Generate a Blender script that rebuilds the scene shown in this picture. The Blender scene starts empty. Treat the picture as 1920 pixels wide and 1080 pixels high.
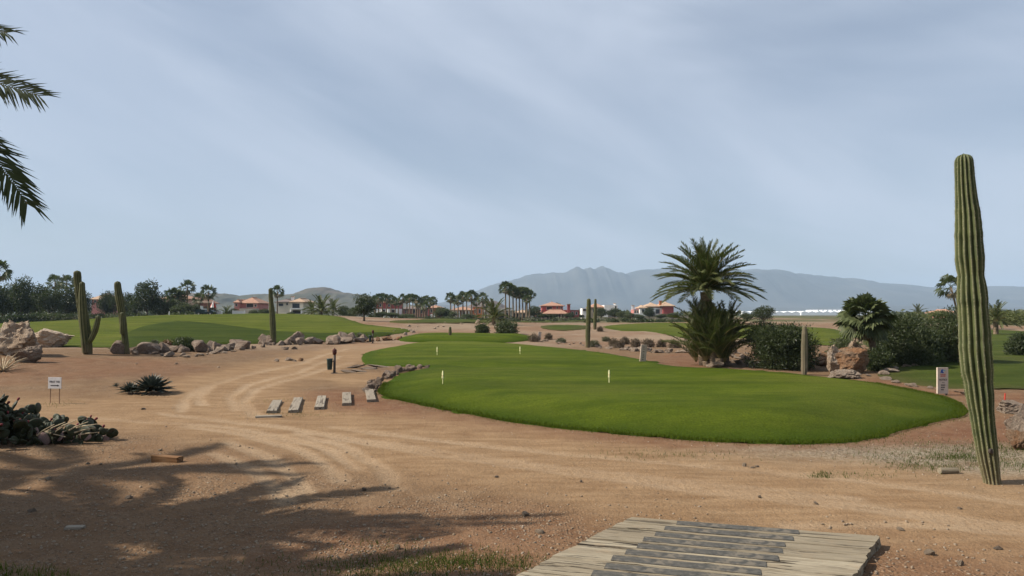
import bpy, bmesh, math, random
import numpy as np
from mathutils import Vector, Matrix, noise as mnoise
from mathutils.geometry import delaunay_2d_cdt

# ------------------------------------------------------------------ camera, sky, sun, exposure
SC = bpy.context.scene
COL = SC.collection
F, CX, CY, HZ, CAMH = 1387.0, 960.0, 540.0, 585.0, 2.2          # in pixels of a 1920 x 1080 frame
PITCH = math.atan((HZ - CY) / F)
cam_d = bpy.data.cameras.new('camera')
cam_d.sensor_width = 36.0
cam_d.lens = 36.0 * F / 1920.0
cam_d.clip_start, cam_d.clip_end = 0.05, 40000
cam = bpy.data.objects.new('camera', cam_d)
cam.location = (0, 0, CAMH)
cam.rotation_euler = (math.pi / 2 + PITCH, 0, 0)
COL.objects.link(cam)
SC.camera = cam

SUN_EL, SUN_AZ = math.radians(41), math.radians(-94)             # azimuth from +Y, clockwise
world = bpy.data.worlds.new('World')
SC.world = world
world.use_nodes = True
wt = world.node_tree
wt.nodes.clear()
def wn(t, **kw):
    n = wt.nodes.new(t)
    for k, v in kw.items():
        setattr(n, k, v)
    return n
sky = wn('ShaderNodeTexSky', sky_type='NISHITA')
sky.sun_disc = False
sky.sun_elevation = SUN_EL
sky.sun_rotation = SUN_AZ
sky.air_density, sky.dust_density, sky.ozone_density = 1.0, 1.2, 2.0
sky.altitude = 50
tc = wn('ShaderNodeTexCoord')
sep = wn('ShaderNodeSeparateXYZ')
wt.links.new(tc.outputs['Generated'], sep.inputs[0])
def wmath(op, a, b=None):
    n = wn('ShaderNodeMath', operation=op)
    for i, v in enumerate((a, b)):
        if v is None: continue
        if isinstance(v, (int, float)): n.inputs[i].default_value = v
        else: wt.links.new(v, n.inputs[i])
    return n.outputs[0]
def cloud(tilt, scl, seed, detail, dist, lo, hi, rough=.5):
    m = wn('ShaderNodeMapping')
    m.vector_type = 'TEXTURE'
    m.inputs['Rotation'].default_value = (0, tilt, 0)
    m.inputs['Scale'].default_value = scl
    m.inputs['Location'].default_value = (seed, seed * .7, seed * .3)
    wt.links.new(tc.outputs['Generated'], m.inputs[0])
    n = wn('ShaderNodeTexNoise')
    n.inputs['Scale'].default_value = 1.0
    n.inputs['Detail'].default_value = detail
    n.inputs['Roughness'].default_value = rough
    n.inputs['Distortion'].default_value = dist
    wt.links.new(m.outputs[0], n.inputs['Vector'])
    r = wn('ShaderNodeMapRange', interpolation_type='SMOOTHSTEP')
    r.inputs['From Min'].default_value, r.inputs['From Max'].default_value = lo, hi
    wt.links.new(n.outputs[0], r.inputs[0])
    return r.outputs[0]
c1 = cloud(math.radians(17), (.8, 1.2, .26), 17.1, 4, .6, .34, .62)
c2 = cloud(math.radians(22), (.55, .8, .12), 4.4, 7, .8, .34, .70, .58)
cf = wmath('ADD', wmath('MULTIPLY', c1, .38), wmath('MULTIPLY', c2, .14))
cf = wmath('ADD', cf, .34)
mixc = wn('ShaderNodeMix', data_type='RGBA')
wt.links.new(cf, mixc.inputs[0])
wt.links.new(sky.outputs[0], mixc.inputs[6])
mixc.inputs[7].default_value = (6.9, 7.7, 9.1, 1)
bg = wn('ShaderNodeBackground')
bg.inputs['Strength'].default_value = 0.062
wt.links.new(mixc.outputs[2], bg.inputs[0])
wout = wn('ShaderNodeOutputWorld')
wt.links.new(bg.outputs[0], wout.inputs[0])

sun_d = bpy.data.lights.new('sun', 'SUN')
sun_d.energy = 5.0
sun_d.angle = math.radians(0.55)
sun_d.color = (1.0, 0.93, 0.82)
sun = bpy.data.objects.new('sun', sun_d)
SUNV = Vector((math.sin(SUN_AZ) * math.cos(SUN_EL), math.cos(SUN_AZ) * math.cos(SUN_EL), math.sin(SUN_EL)))
sun.rotation_euler = SUNV.to_track_quat('Z', 'Y').to_euler()
sun.location = (-30, 0, 40)
COL.objects.link(sun)
SC.view_settings.view_transform = 'Standard'
SC.view_settings.look = 'None'
SC.view_settings.gamma = 1
SC.view_settings.exposure = 0.6
SC.cycles.use_denoising = True
SC.cycles.max_bounces = 6
SC.cycles.diffuse_bounces = 3
SC.cycles.transparent_max_bounces = 4
SC.cycles.volume_bounces = 0
SC.render.film_transparent = False

rng = np.random.default_rng(11)
random.seed(5)
U = random.uniform

# ------------------------------------------------------------------ numeric helpers
def sstep(a, b, t):
    t = np.clip((np.asarray(t, float) - a) / (b - a), 0, 1)
    return t * t * (3 - 2 * t)
def _hash(ix, iy):
    h = (ix.astype(np.int64) * 374761393 + iy.astype(np.int64) * 668265263) & 0xffffffff
    h = ((h ^ (h >> 13)) * 1274126177) & 0xffffffff
    return ((h ^ (h >> 16)) & 0xffff) / 32767.5 - 1
def vnoise(x, y):
    x = np.asarray(x, float); y = np.asarray(y, float)
    ix, iy = np.floor(x), np.floor(y)
    fx, fy = x - ix, y - iy
    fx = fx * fx * (3 - 2 * fx); fy = fy * fy * (3 - 2 * fy)
    a, b, c, d = _hash(ix, iy), _hash(ix + 1, iy), _hash(ix, iy + 1), _hash(ix + 1, iy + 1)
    return a + (b - a) * fx + (c - a) * fy + (a - b - c + d) * fx * fy
def fbm(x, y, o=4):
    s = 0; a = 1.0; t = 0
    for k in range(o):
        s = s + a * vnoise(x * 2 ** k + 17.3 * k, y * 2 ** k - 9.1 * k); t += a; a *= .5
    return s / t
def gs(x, y, cx, cy, sx, sy):
    return np.exp(-((x - cx) / sx) ** 2 / 2 - ((y - cy) / sy) ** 2 / 2)

def H0(x, y):
    x = np.asarray(x, float); y = np.asarray(y, float)
    z = .30 * sstep(14, 27, y) + .12 * sstep(50, 90, y)
    z = z + .30 * gs(x, y, -19, 29, 5.5, 4.5) - .16 * gs(x, y, -12, 41, 9, 5)
    z = z + 1.42 * sstep(45, 82, y) * (1 - sstep(100, 150, y)) * np.exp(-((x + 33) / np.where(x < -33, 15, 20)) ** 2 / 2)
    z = z + .34 * gs(x, y, -5, 78, 8, 11) + .22 * gs(x, y, 11, 68, 9, 8)
    z = z - .16 * gs(x, y, 10, 46, 9, 4) + .16 * gs(x, y, -20, 21, 5, 4)
    z = z + .5 * gs(x, y, 40, 100, 16, 14)
    z = z + .16 * fbm(x * .06, y * .06, 3) * sstep(12, 40, np.hypot(x, y))
    z = z - 2.4 * sstep(300, 700, np.hypot(x, y))
    return z
def ray(px, py):
    u, v = (px - CX) / F, -(py - CY) / F
    c, s = math.cos(PITCH), math.sin(PITCH)
    return np.array([u, c - v * s, s + v * c])
TS = np.exp(np.linspace(math.log(2.5), math.log(900), 2600))
def G(px, py, fn=None):
    """pixel -> point of the terrain it looks at"""
    d = ray(px, py)
    X, Y, Z = TS * d[0], TS * d[1], CAMH + TS * d[2]
    hit = np.nonzero(Z <= (fn or H0)(X, Y))[0]
    t = TS[hit[0]] if len(hit) else 500.0
    return t * d[0], t * d[1]
def at(px, py, D):
    d = ray(px, py); t = D / d[1]
    return Vector((t * d[0], D, CAMH + t * d[2]))
def chaikin(P, n=2):
    P = np.asarray(P, float)
    for _ in range(n):
        Q = np.roll(P, -1, 0)
        P = np.stack([.75 * P + .25 * Q, .25 * P + .75 * Q], 1).reshape(-1, 2)
    return P
def resample(P, step, closed=True):
    P = np.asarray(P, float)
    if closed: P = np.vstack([P, P[:1]])
    s = np.r_[0, np.cumsum(np.hypot(*np.diff(P, axis=0).T))]
    n = max(8, int(s[-1] / step))
    t = np.linspace(0, s[-1], n, endpoint=not closed)
    return np.c_[np.interp(t, s, P[:, 0]), np.interp(t, s, P[:, 1])]
def pdist(P, x, y, closed=True):
    x = np.asarray(x, float); y = np.asarray(y, float)
    best = np.full(x.shape, 1e9)
    n = len(P)
    for i in range(n if closed else n - 1):
        ax, ay = P[i]; bx, by = P[(i + 1) % n]
        dx, dy = bx - ax, by - ay
        L = dx * dx + dy * dy + 1e-12
        t = np.clip(((x - ax) * dx + (y - ay) * dy) / L, 0, 1)
        best = np.minimum(best, (x - ax - t * dx) ** 2 + (y - ay - t * dy) ** 2)
    return np.sqrt(best)
def inside(P, x, y):
    x = np.asarray(x, float); y = np.asarray(y, float)
    c = np.zeros(x.shape, bool)
    n = len(P)
    for i in range(n):
        ax, ay = P[i]; bx, by = P[(i + 1) % n]
        if ay == by: continue
        c ^= ((ay > y) != (by > y)) & (x < (bx - ax) * (y - ay) / (by - ay) + ax)
    return c
def sdf(P, x, y):
    """signed distance, positive inside; far points are only boxed"""
    x = np.asarray(x, float); y = np.asarray(y, float)
    out = np.full(x.shape, -9.0)
    lo, hi = P.min(0) - 3, P.max(0) + 3
    m = (x > lo[0]) & (x < hi[0]) & (y > lo[1]) & (y < hi[1])
    if m.any():
        xs, ys = x[m], y[m]
        d = pdist(P, xs, ys)
        out[m] = np.where(inside(P, xs, ys), d, -d)
    return out
def pxpoly(pts, step=.6, n=2):
    return resample(chaikin([G(*p) for p in pts], n), step)

# outlines of the mown grass, traced where it lies on the terrain
P_GREEN = pxpoly([(703, 738), (726, 748), (800, 764), (900, 784), (1100, 811), (1300, 829), (1450, 836), (1560, 835), (1640, 825), (1700, 808), (1765, 792),
    (1816, 782), (1812, 764), (1775, 745), (1640, 718), (1500, 703), (1400, 695), (1330, 691), (1262, 689), (1215, 677), (1140, 663), (1060, 655), (980, 651),
    (860, 646), (780, 647), (718, 653), (684, 661), (675, 670), (677, 684), (722, 687), (780, 688), (812, 689), (790, 693), (745, 703), (722, 716)], .35)
P_TEE = pxpoly([(742, 641), (830, 643), (905, 644), (960, 642), (1005, 638), (1008, 633), (960, 632), (860, 630), (780, 631), (745, 635)], .6)
P_FWL = resample(chaikin([G(*p) for p in [(-140, 652), (0, 650), (100, 651), (240, 653), (300, 646), (500, 642), (620, 641), (690, 633), (775, 623), (768, 617), (720, 613), (668, 607)]] +
    [((q - CX) / F * D, D) for q, D in [(630, 98), (590, 106), (520, 116), (400, 118), (330, 110), (290, 99), (240, 90), (190, 93), (150, 103), (60, 106), (-140, 104)]]), 1.2)
P_FWR = pxpoly([(1120, 613), (1160, 621), (1200, 621), (1225, 622), (1250, 629), (1295, 634), (1390, 632), (1560, 648), (1615, 660), (1590, 625), (1560, 616), (1500, 614), (1400, 610),
    (1290, 606), (1220, 606), (1150, 609)], 1.0)
P_RGH = pxpoly([(1625, 704), (1700, 722), (1800, 732), (1925, 731), (2150, 740), (2300, 690), (2200, 640), (1920, 620), (1860, 618), (1700, 616), (1600, 622), (1640, 668), (1660, 690)], .8)
P_MID = pxpoly([(1015, 610), (1010, 616), (1060, 622), (1110, 616), (1105, 611)], 1.0)
P_FAR = pxpoly([(720, 606), (840, 607), (960, 606), (1060, 603), (1150, 602), (1150, 600), (1000, 600), (800, 600.5), (730, 602)], 2.0)
SHEETS = [P_GREEN, P_TEE, P_FWL, P_FWR, P_RGH, P_MID, P_FAR]

def H(x, y):
    z = H0(x, y)
    x = np.asarray(x, float); y = np.asarray(y, float)
    s = sdf(P_GREEN, x, y)
    w = sstep(0, 1.9, s)
    dip = .13 * np.exp(-((y - 26 - .15 * x) / 1.1) ** 2)
    z = z + w * (.32 - z + .04 * fbm(x * .18, y * .18, 2) - dip + .10 * sstep(27, 36, y))
    z = z + .26 * sstep(0, 1.4, sdf(P_TEE, x, y))
    z = z + .03 * fbm(x * .9, y * .9, 3) * (1 - w)
    return z
def h1(x, y):
    return float(H(np.array([x]), np.array([y]))[0])
def GP(px, py):
    x, y = G(px, py, H)
    return Vector((x, y, h1(x, y)))
def on(px, D):
    """point of the ground at depth D under image column px"""
    x = (px - CX) / F * D
    return Vector((x, D, h1(x, D)))

# ------------------------------------------------------------------ materials
def newmat(name):
    m = bpy.data.materials.new(name)
    m.use_nodes = True
    nt = m.node_tree
    nt.nodes.clear()
    return m, nt
class NB:
    def __init__(s, nt): s.nt = nt
    def n(s, t, **kw):
        x = s.nt.nodes.new(t)
        for k, v in kw.items(): setattr(x, k, v)
        return x
    def put(s, sock, v):
        if isinstance(v, bpy.types.NodeSocket): s.nt.links.new(v, sock)
        elif isinstance(v, (tuple, list)) and len(v) == 3 and sock.type == 'RGBA': sock.default_value = (*v, 1)
        else: sock.default_value = v
    def noise(s, vec, scale, detail=4, rough=.55, dist=0):
        x = s.n('ShaderNodeTexNoise')
        if vec is not None: s.put(x.inputs['Vector'], vec)
        x.inputs['Scale'].default_value = scale; x.inputs['Detail'].default_value = detail
        x.inputs['Roughness'].default_value = rough; x.inputs['Distortion'].default_value = dist
        return x.outputs[0]
    def rng(s, v, a, b, c=0., d=1.):
        x = s.n('ShaderNodeMapRange', interpolation_type='SMOOTHSTEP')
        s.put(x.inputs[0], v)
        for i, q in enumerate((a, b, c, d)): x.inputs[i + 1].default_value = q
        return x.outputs[0]
    def mix(s, f, a, b, bt='MIX'):
        x = s.n('ShaderNodeMix', data_type='RGBA', blend_type=bt)
        s.put(x.inputs[0], f); s.put(x.inputs[6], a); s.put(x.inputs[7], b)
        return x.outputs[2]
    def m(s, op, a, b=0., clamp=False):
        x = s.n('ShaderNodeMath', operation=op, use_clamp=clamp)
        s.put(x.inputs[0], a); s.put(x.inputs[1], b)
        return x.outputs[0]
    def bump(s, hgt, strength, dist, nrm=None):
        x = s.n('ShaderNodeBump')
        x.inputs['Strength'].default_value = strength; x.inputs['Distance'].default_value = dist
        s.put(x.inputs['Height'], hgt)
        if nrm is not None: s.put(x.inputs['Normal'], nrm)
        return x.outputs[0]
    def mapping(s, vec, scale):
        x = s.n('ShaderNodeMapping')
        x.inputs['Scale'].default_value = scale
        s.put(x.inputs[0], vec)
        return x.outputs[0]
    def out(s, shader):
        o = s.n('ShaderNodeOutputMaterial')
        s.nt.links.new(shader, o.inputs[0])

def simple(name, c1, c2=None, scale=6, rough=.8, bump=0., bscale=30, bdist=.01, lo=.35, hi=.65, stretch=(1, 1, 1), spec=.3, c3=None, scale3=2., metal=0.):
    m, nt = newmat(name); b = NB(nt)
    v = b.n('ShaderNodeTexCoord').outputs['Object']
    v = b.mapping(v, stretch)
    p = b.n('ShaderNodeBsdfPrincipled')
    p.inputs['Roughness'].default_value = rough
    p.inputs['Specular IOR Level'].default_value = spec
    p.inputs['Metallic'].default_value = metal
    col = c1
    if c2 is not None: col = b.mix(b.rng(b.noise(v, scale, 6), lo, hi), c1, c2)
    if c3 is not None: col = b.mix(b.rng(b.noise(v, scale3, 4, .6, .4), .5, .68), col, c3)
    b.put(p.inputs['Base Color'], col)
    if bump: b.put(p.inputs['Normal'], b.bump(b.noise(v, bscale, 6, .6), bump, bdist))
    b.out(p.outputs[0])
    return m
def leafmat(name, ca, cb, trans=.25, rough=.55, spec=.3):
    m, nt = newmat(name); b = NB(nt)
    geo = b.n('ShaderNodeNewGeometry')
    oi = b.n('ShaderNodeObjectInfo')
    v = b.n('ShaderNodeTexCoord').outputs['Object']
    f = b.m('ADD', b.m('MULTIPLY', geo.outputs['Random Per Island'], .6), b.m('MULTIPLY', b.noise(v, 1.3, 2), .5))
    f = b.m('ADD', f, b.m('MULTIPLY', b.m('SUBTRACT', oi.outputs['Random'], .5), .3), True)
    col = b.mix(f, ca, cb)
    p = b.n('ShaderNodeBsdfPrincipled')
    p.inputs['Roughness'].default_value = rough
    p.inputs['Specular IOR Level'].default_value = spec
    b.put(p.inputs['Base Color'], col)
    t = b.n('ShaderNodeBsdfTranslucent')
    b.put(t.inputs[0], b.mix(.5, col, (.10, .16, .02)))
    mx = b.n('ShaderNodeMixShader'); mx.inputs[0].default_value = trans
    nt.links.new(p.outputs[0], mx.inputs[1]); nt.links.new(t.outputs[0], mx.inputs[2])
    b.out(mx.outputs[0])
    return m

def ground_mat():
    m, nt = newmat('dry_soil'); b = NB(nt)
    pos = b.n('ShaderNodeNewGeometry').outputs['Position']
    a = b.n('ShaderNodeAttribute', attribute_name='m1')
    s = b.n('ShaderNodeSeparateColor'); nt.links.new(a.outputs['Color'], s.inputs[0])
    track, red, grav, tire = s.outputs[0], s.outputs[1], s.outputs[2], a.outputs['Alpha']
    n1 = b.noise(pos, .35, 5); n2 = b.noise(pos, 2.2, 6, .62); n3 = b.noise(pos, 14, 5, .65); n4 = b.noise(pos, 60, 3, .7)
    vor = b.n('ShaderNodeTexVoronoi'); b.put(vor.inputs['Vector'], pos); vor.inputs['Scale'].default_value = 34
    vcol = b.n('ShaderNodeSeparateColor'); nt.links.new(vor.outputs['Color'], vcol.inputs[0])
    base = b.mix(b.rng(n2, .3, .7), (.140, .081, .041), (.200, .127, .071))
    base = b.mix(b.m('MULTIPLY', b.rng(n1, .42, .62), .5), base, (.175, .098, .048))
    redc = b.mix(b.rng(n2, .3, .7), (.135, .060, .030), (.188, .096, .051))
    col = b.mix(b.m('MULTIPLY', red, b.rng(n1, .2, .55, .55, 1.)), base, redc)
    gravc = b.mix(b.rng(n3, .35, .65), (.15, .115, .075), (.30, .25, .18))
    col = b.mix(b.m('MULTIPLY', grav, b.rng(n2, .25, .6, .3, 1.)), col, gravc)
    # loose stones of many colours away from the packed track
    loose = b.m('MULTIPLY', b.m('SUBTRACT', 1.0, track, True), b.rng(vcol.outputs[0], .45, .85))
    loose = b.m('MULTIPLY', loose, b.rng(b.noise(pos, .8, 5, .65), .38, .62, .2, 1.))
    stone = b.mix(vcol.outputs[1], (.085, .05, .03), (.36, .27, .18))
    col = b.mix(b.m('MULTIPLY', loose, .55), col, stone)
    trk = b.mix(b.rng(b.noise(b.mapping(pos, (.5, 2.4, 1)), 1.6, 6, .65), .3, .7), (.195, .116, .058), (.278, .181, .099))
    col = b.mix(b.m('MULTIPLY', track, b.rng(n2, .15, .6, .55, .95)), col, trk)
    col = b.mix(b.m('MULTIPLY', tire, b.rng(n3, .3, .6, .35, .9)), col, (.33, .235, .146))
    col = b.mix(.5, col, b.mix(b.rng(n4, .3, .7), (.55, .55, .55), (1.3, 1.3, 1.3)), 'MULTIPLY')
    ln0 = b.n('ShaderNodeVectorMath', operation='LENGTH'); b.put(ln0.inputs[0], pos)
    sandc = b.mix(b.rng(b.noise(pos, .12, 5, .6), .38, .62), (.275, .205, .140), (.215, .130, .080))
    col = b.mix(b.m('MULTIPLY', b.rng(ln0.outputs['Value'], 36, 52), .8), col, sandc)
    gr = b.m('MULTIPLY', b.rng(ln0.outputs['Value'], 96, 118), b.rng(b.noise(b.mapping(pos, (1, .5, 1)), .035, 6, .65), .32, .50))
    col = b.mix(b.m('MULTIPLY', gr, .9), col, b.mix(b.rng(n1, .35, .65), (.060, .066, .022), (.088, .088, .034)))
    # beyond the course: grey-green scrub plain, seen from far away
    ln = b.n('ShaderNodeVectorMath', operation='LENGTH'); b.put(ln.inputs[0], pos)
    scr = b.mix(b.rng(b.noise(b.mapping(pos, (1, .35, 1)), .018, 6, .7), .4, .6), (.135, .115, .075), (.055, .062, .033))
    col = b.mix(b.rng(ln.outputs['Value'], 330, 520), col, scr)
    p = b.n('ShaderNodeBsdfPrincipled')
    p.inputs['Roughness'].default_value = .95
    p.inputs['Specular IOR Level'].default_value = .12
    b.put(p.inputs['Base Color'], col)
    hgt = b.m('ADD', b.m('MULTIPLY', n3, .6), b.m('MULTIPLY', b.m('MULTIPLY', loose, vor.outputs['Distance']), -1.1))
    hgt = b.m('ADD', hgt, b.m('MULTIPLY', n2, .8))
    hgt = b.m('ADD', hgt, b.m('MULTIPLY', n4, .2))
    b.put(p.inputs['Normal'], b.bump(hgt, .95, .045))
    b.out(p.outputs[0])
    return m
def turf_mat(name, c1, c2, c3, edge, stripe=.0):
    m, nt = newmat(name); b = NB(nt)
    pos = b.n('ShaderNodeNewGeometry').outputs['Position']
    a = b.n('ShaderNodeAttribute', attribute_name='edge').outputs['Fac']
    n1 = b.noise(pos, .16, 5, .6); n2 = b.noise(b.mapping(pos, (.55, 1, 1)), 1.3, 7, .7); n3 = b.noise(pos, 26, 5, .75)
    col = b.mix(b.rng(n2, .3, .72), c1, c2)
    col = b.mix(b.m('MULTIPLY', b.rng(n1, .45, .68), .65), col, c3)
    dry = b.noise(b.mapping(pos, (.8, 1.3, 1)), .55, 6, .7, .3)
    col = b.mix(b.m('MULTIPLY', b.rng(dry, .54, .72), .55), col, c3)
    band = b.noise(b.mapping(pos, (.10, .85, 1)), .9, 5, .6, .2)
    col = b.mix(.8, col, b.mix(b.rng(band, .35, .65), (.78, .80, .78), (1.20, 1.16, 1.1)), 'MULTIPLY')
    col = b.mix(b.m('MULTIPLY', a, .85), col, edge)
    col = b.mix(.55, col, b.mix(b.rng(n3, .3, .7), (.45, .45, .45), (1.5, 1.5, 1.5)), 'MULTIPLY')
    p = b.n('ShaderNodeBsdfPrincipled')
    p.inputs['Roughness'].default_value = .9
    p.inputs['Specular IOR Level'].default_value = .04
    b.put(p.inputs['Base Color'], col)
    b.put(p.inputs['Normal'], b.bump(b.m('ADD', n3, b.m('MULTIPLY', n2, 1.5)), .8, .05))
    b.out(p.outputs[0])
    return m
def rockmat(name, c1, c2, c3, sc=1.0):
    m, nt = newmat(name); b = NB(nt)
    oi = b.n('ShaderNodeObjectInfo')
    tcn = b.n('ShaderNodeTexCoord').outputs['Object']
    va = b.n('ShaderNodeVectorMath', operation='ADD')
    b.put(va.inputs[0], tcn); nt.links.new(oi.outputs['Location'], va.inputs[1])
    v = va.outputs[0]
    n1 = b.noise(v, 1.4 * sc, 5, .6, .5); n2 = b.noise(v, 7 * sc, 8, .68); n3 = b.noise(v, 30 * sc, 4, .7)
    col = b.mix(b.rng(n1, .38, .62), c1, c2)
    col = b.mix(b.m('MULTIPLY', b.rng(n2, .48, .66), .8), col, c3)
    col = b.mix(b.m('MULTIPLY', oi.outputs['Random'], .3), col, (.12, .08, .055))
    col = b.mix(.6, col, b.mix(b.rng(n3, .3, .7), (.55, .55, .55), (1.3, 1.3, 1.3)), 'MULTIPLY')
    p = b.n('ShaderNodeBsdfPrincipled')
    p.inputs['Roughness'].default_value = .92
    p.inputs['Specular IOR Level'].default_value = .15
    b.put(p.inputs['Base Color'], col)
    b.put(p.inputs['Normal'], b.bump(b.m('ADD', n2, b.m('MULTIPLY', n3, .4)), 1.0, .16 / sc))
    b.out(p.outputs[0])
    return m
def cactusmat(name, green, dark, crest, brown, zb=.5):
    m, nt = newmat(name); b = NB(nt)
    a = b.n('ShaderNodeAttribute', attribute_name='rib').outputs['Fac']
    tco = b.n('ShaderNodeTexCoord').outputs['Object']
    sp = b.n('ShaderNodeSeparateXYZ'); b.put(sp.inputs[0], tco)
    n1 = b.noise(tco, 5, 5); n2 = b.noise(b.mapping(tco, (1, 1, 2.2)), 22, 4, .7)
    col = b.mix(b.rng(n1, .35, .65), green, dark)
    col = b.mix(b.m('MULTIPLY', b.rng(sp.outputs[2], zb, 0.0), b.rng(n1, .25, .6, .5, .95)), col, brown)
    col = b.mix(b.m('MULTIPLY', b.rng(n2, .60, .74), .4), col, brown)
    col = b.mix(b.m('MULTIPLY', b.rng(a, .84, .995), b.rng(n2, .25, .6, .15, .7)), col, crest)
    p = b.n('ShaderNodeBsdfPrincipled')
    p.inputs['Roughness'].default_value = .7
    p.inputs['Specular IOR Level'].default_value = .2
    b.put(p.inputs['Base Color'], col)
    b.put(p.inputs['Normal'], b.bump(n2, .35, .01))
    b.out(p.outputs[0])
    return m
def woodmat(name, c1, c2, dark):
    m, nt = newmat(name); b = NB(nt)
    tco = b.n('ShaderNodeTexCoord').outputs['Object']
    oi = b.n('ShaderNodeObjectInfo')
    va = b.n('ShaderNodeVectorMath', operation='ADD')
    b.put(va.inputs[0], tco); nt.links.new(oi.outputs['Location'], va.inputs[1])
    g = b.noise(b.mapping(va.outputs[0], (1.2, 26, 26)), 1.5, 7, .65, .3)
    g2 = b.noise(b.mapping(va.outputs[0], (1.5, 14, 14)), 1.1, 5, .6, .6)
    g3 = b.noise(va.outputs[0], 5, 5, .65)
    col = b.mix(b.rng(g, .32, .68), c1, c2)
    col = b.mix(b.rng(g2, .55, .64), col, dark)
    col = b.mix(b.m('MULTIPLY', b.rng(g3, .52, .72), .5), col, (.30, .215, .13))
    col = b.mix(b.m('MULTIPLY', oi.outputs['Random'], .7), col, c1)
    p = b.n('ShaderNodeBsdfPrincipled')
    p.inputs['Roughness'].default_value = .9
    p.inputs['Specular IOR Level'].default_value = .15
    b.put(p.inputs['Base Color'], col)
    b.put(p.inputs['Normal'], b.bump(b.m('SUBTRACT', g, b.m('MULTIPLY', b.rng(g2, .58, .68), 1.2)), .8, .015))
    b.out(p.outputs[0])
    return m

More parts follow.
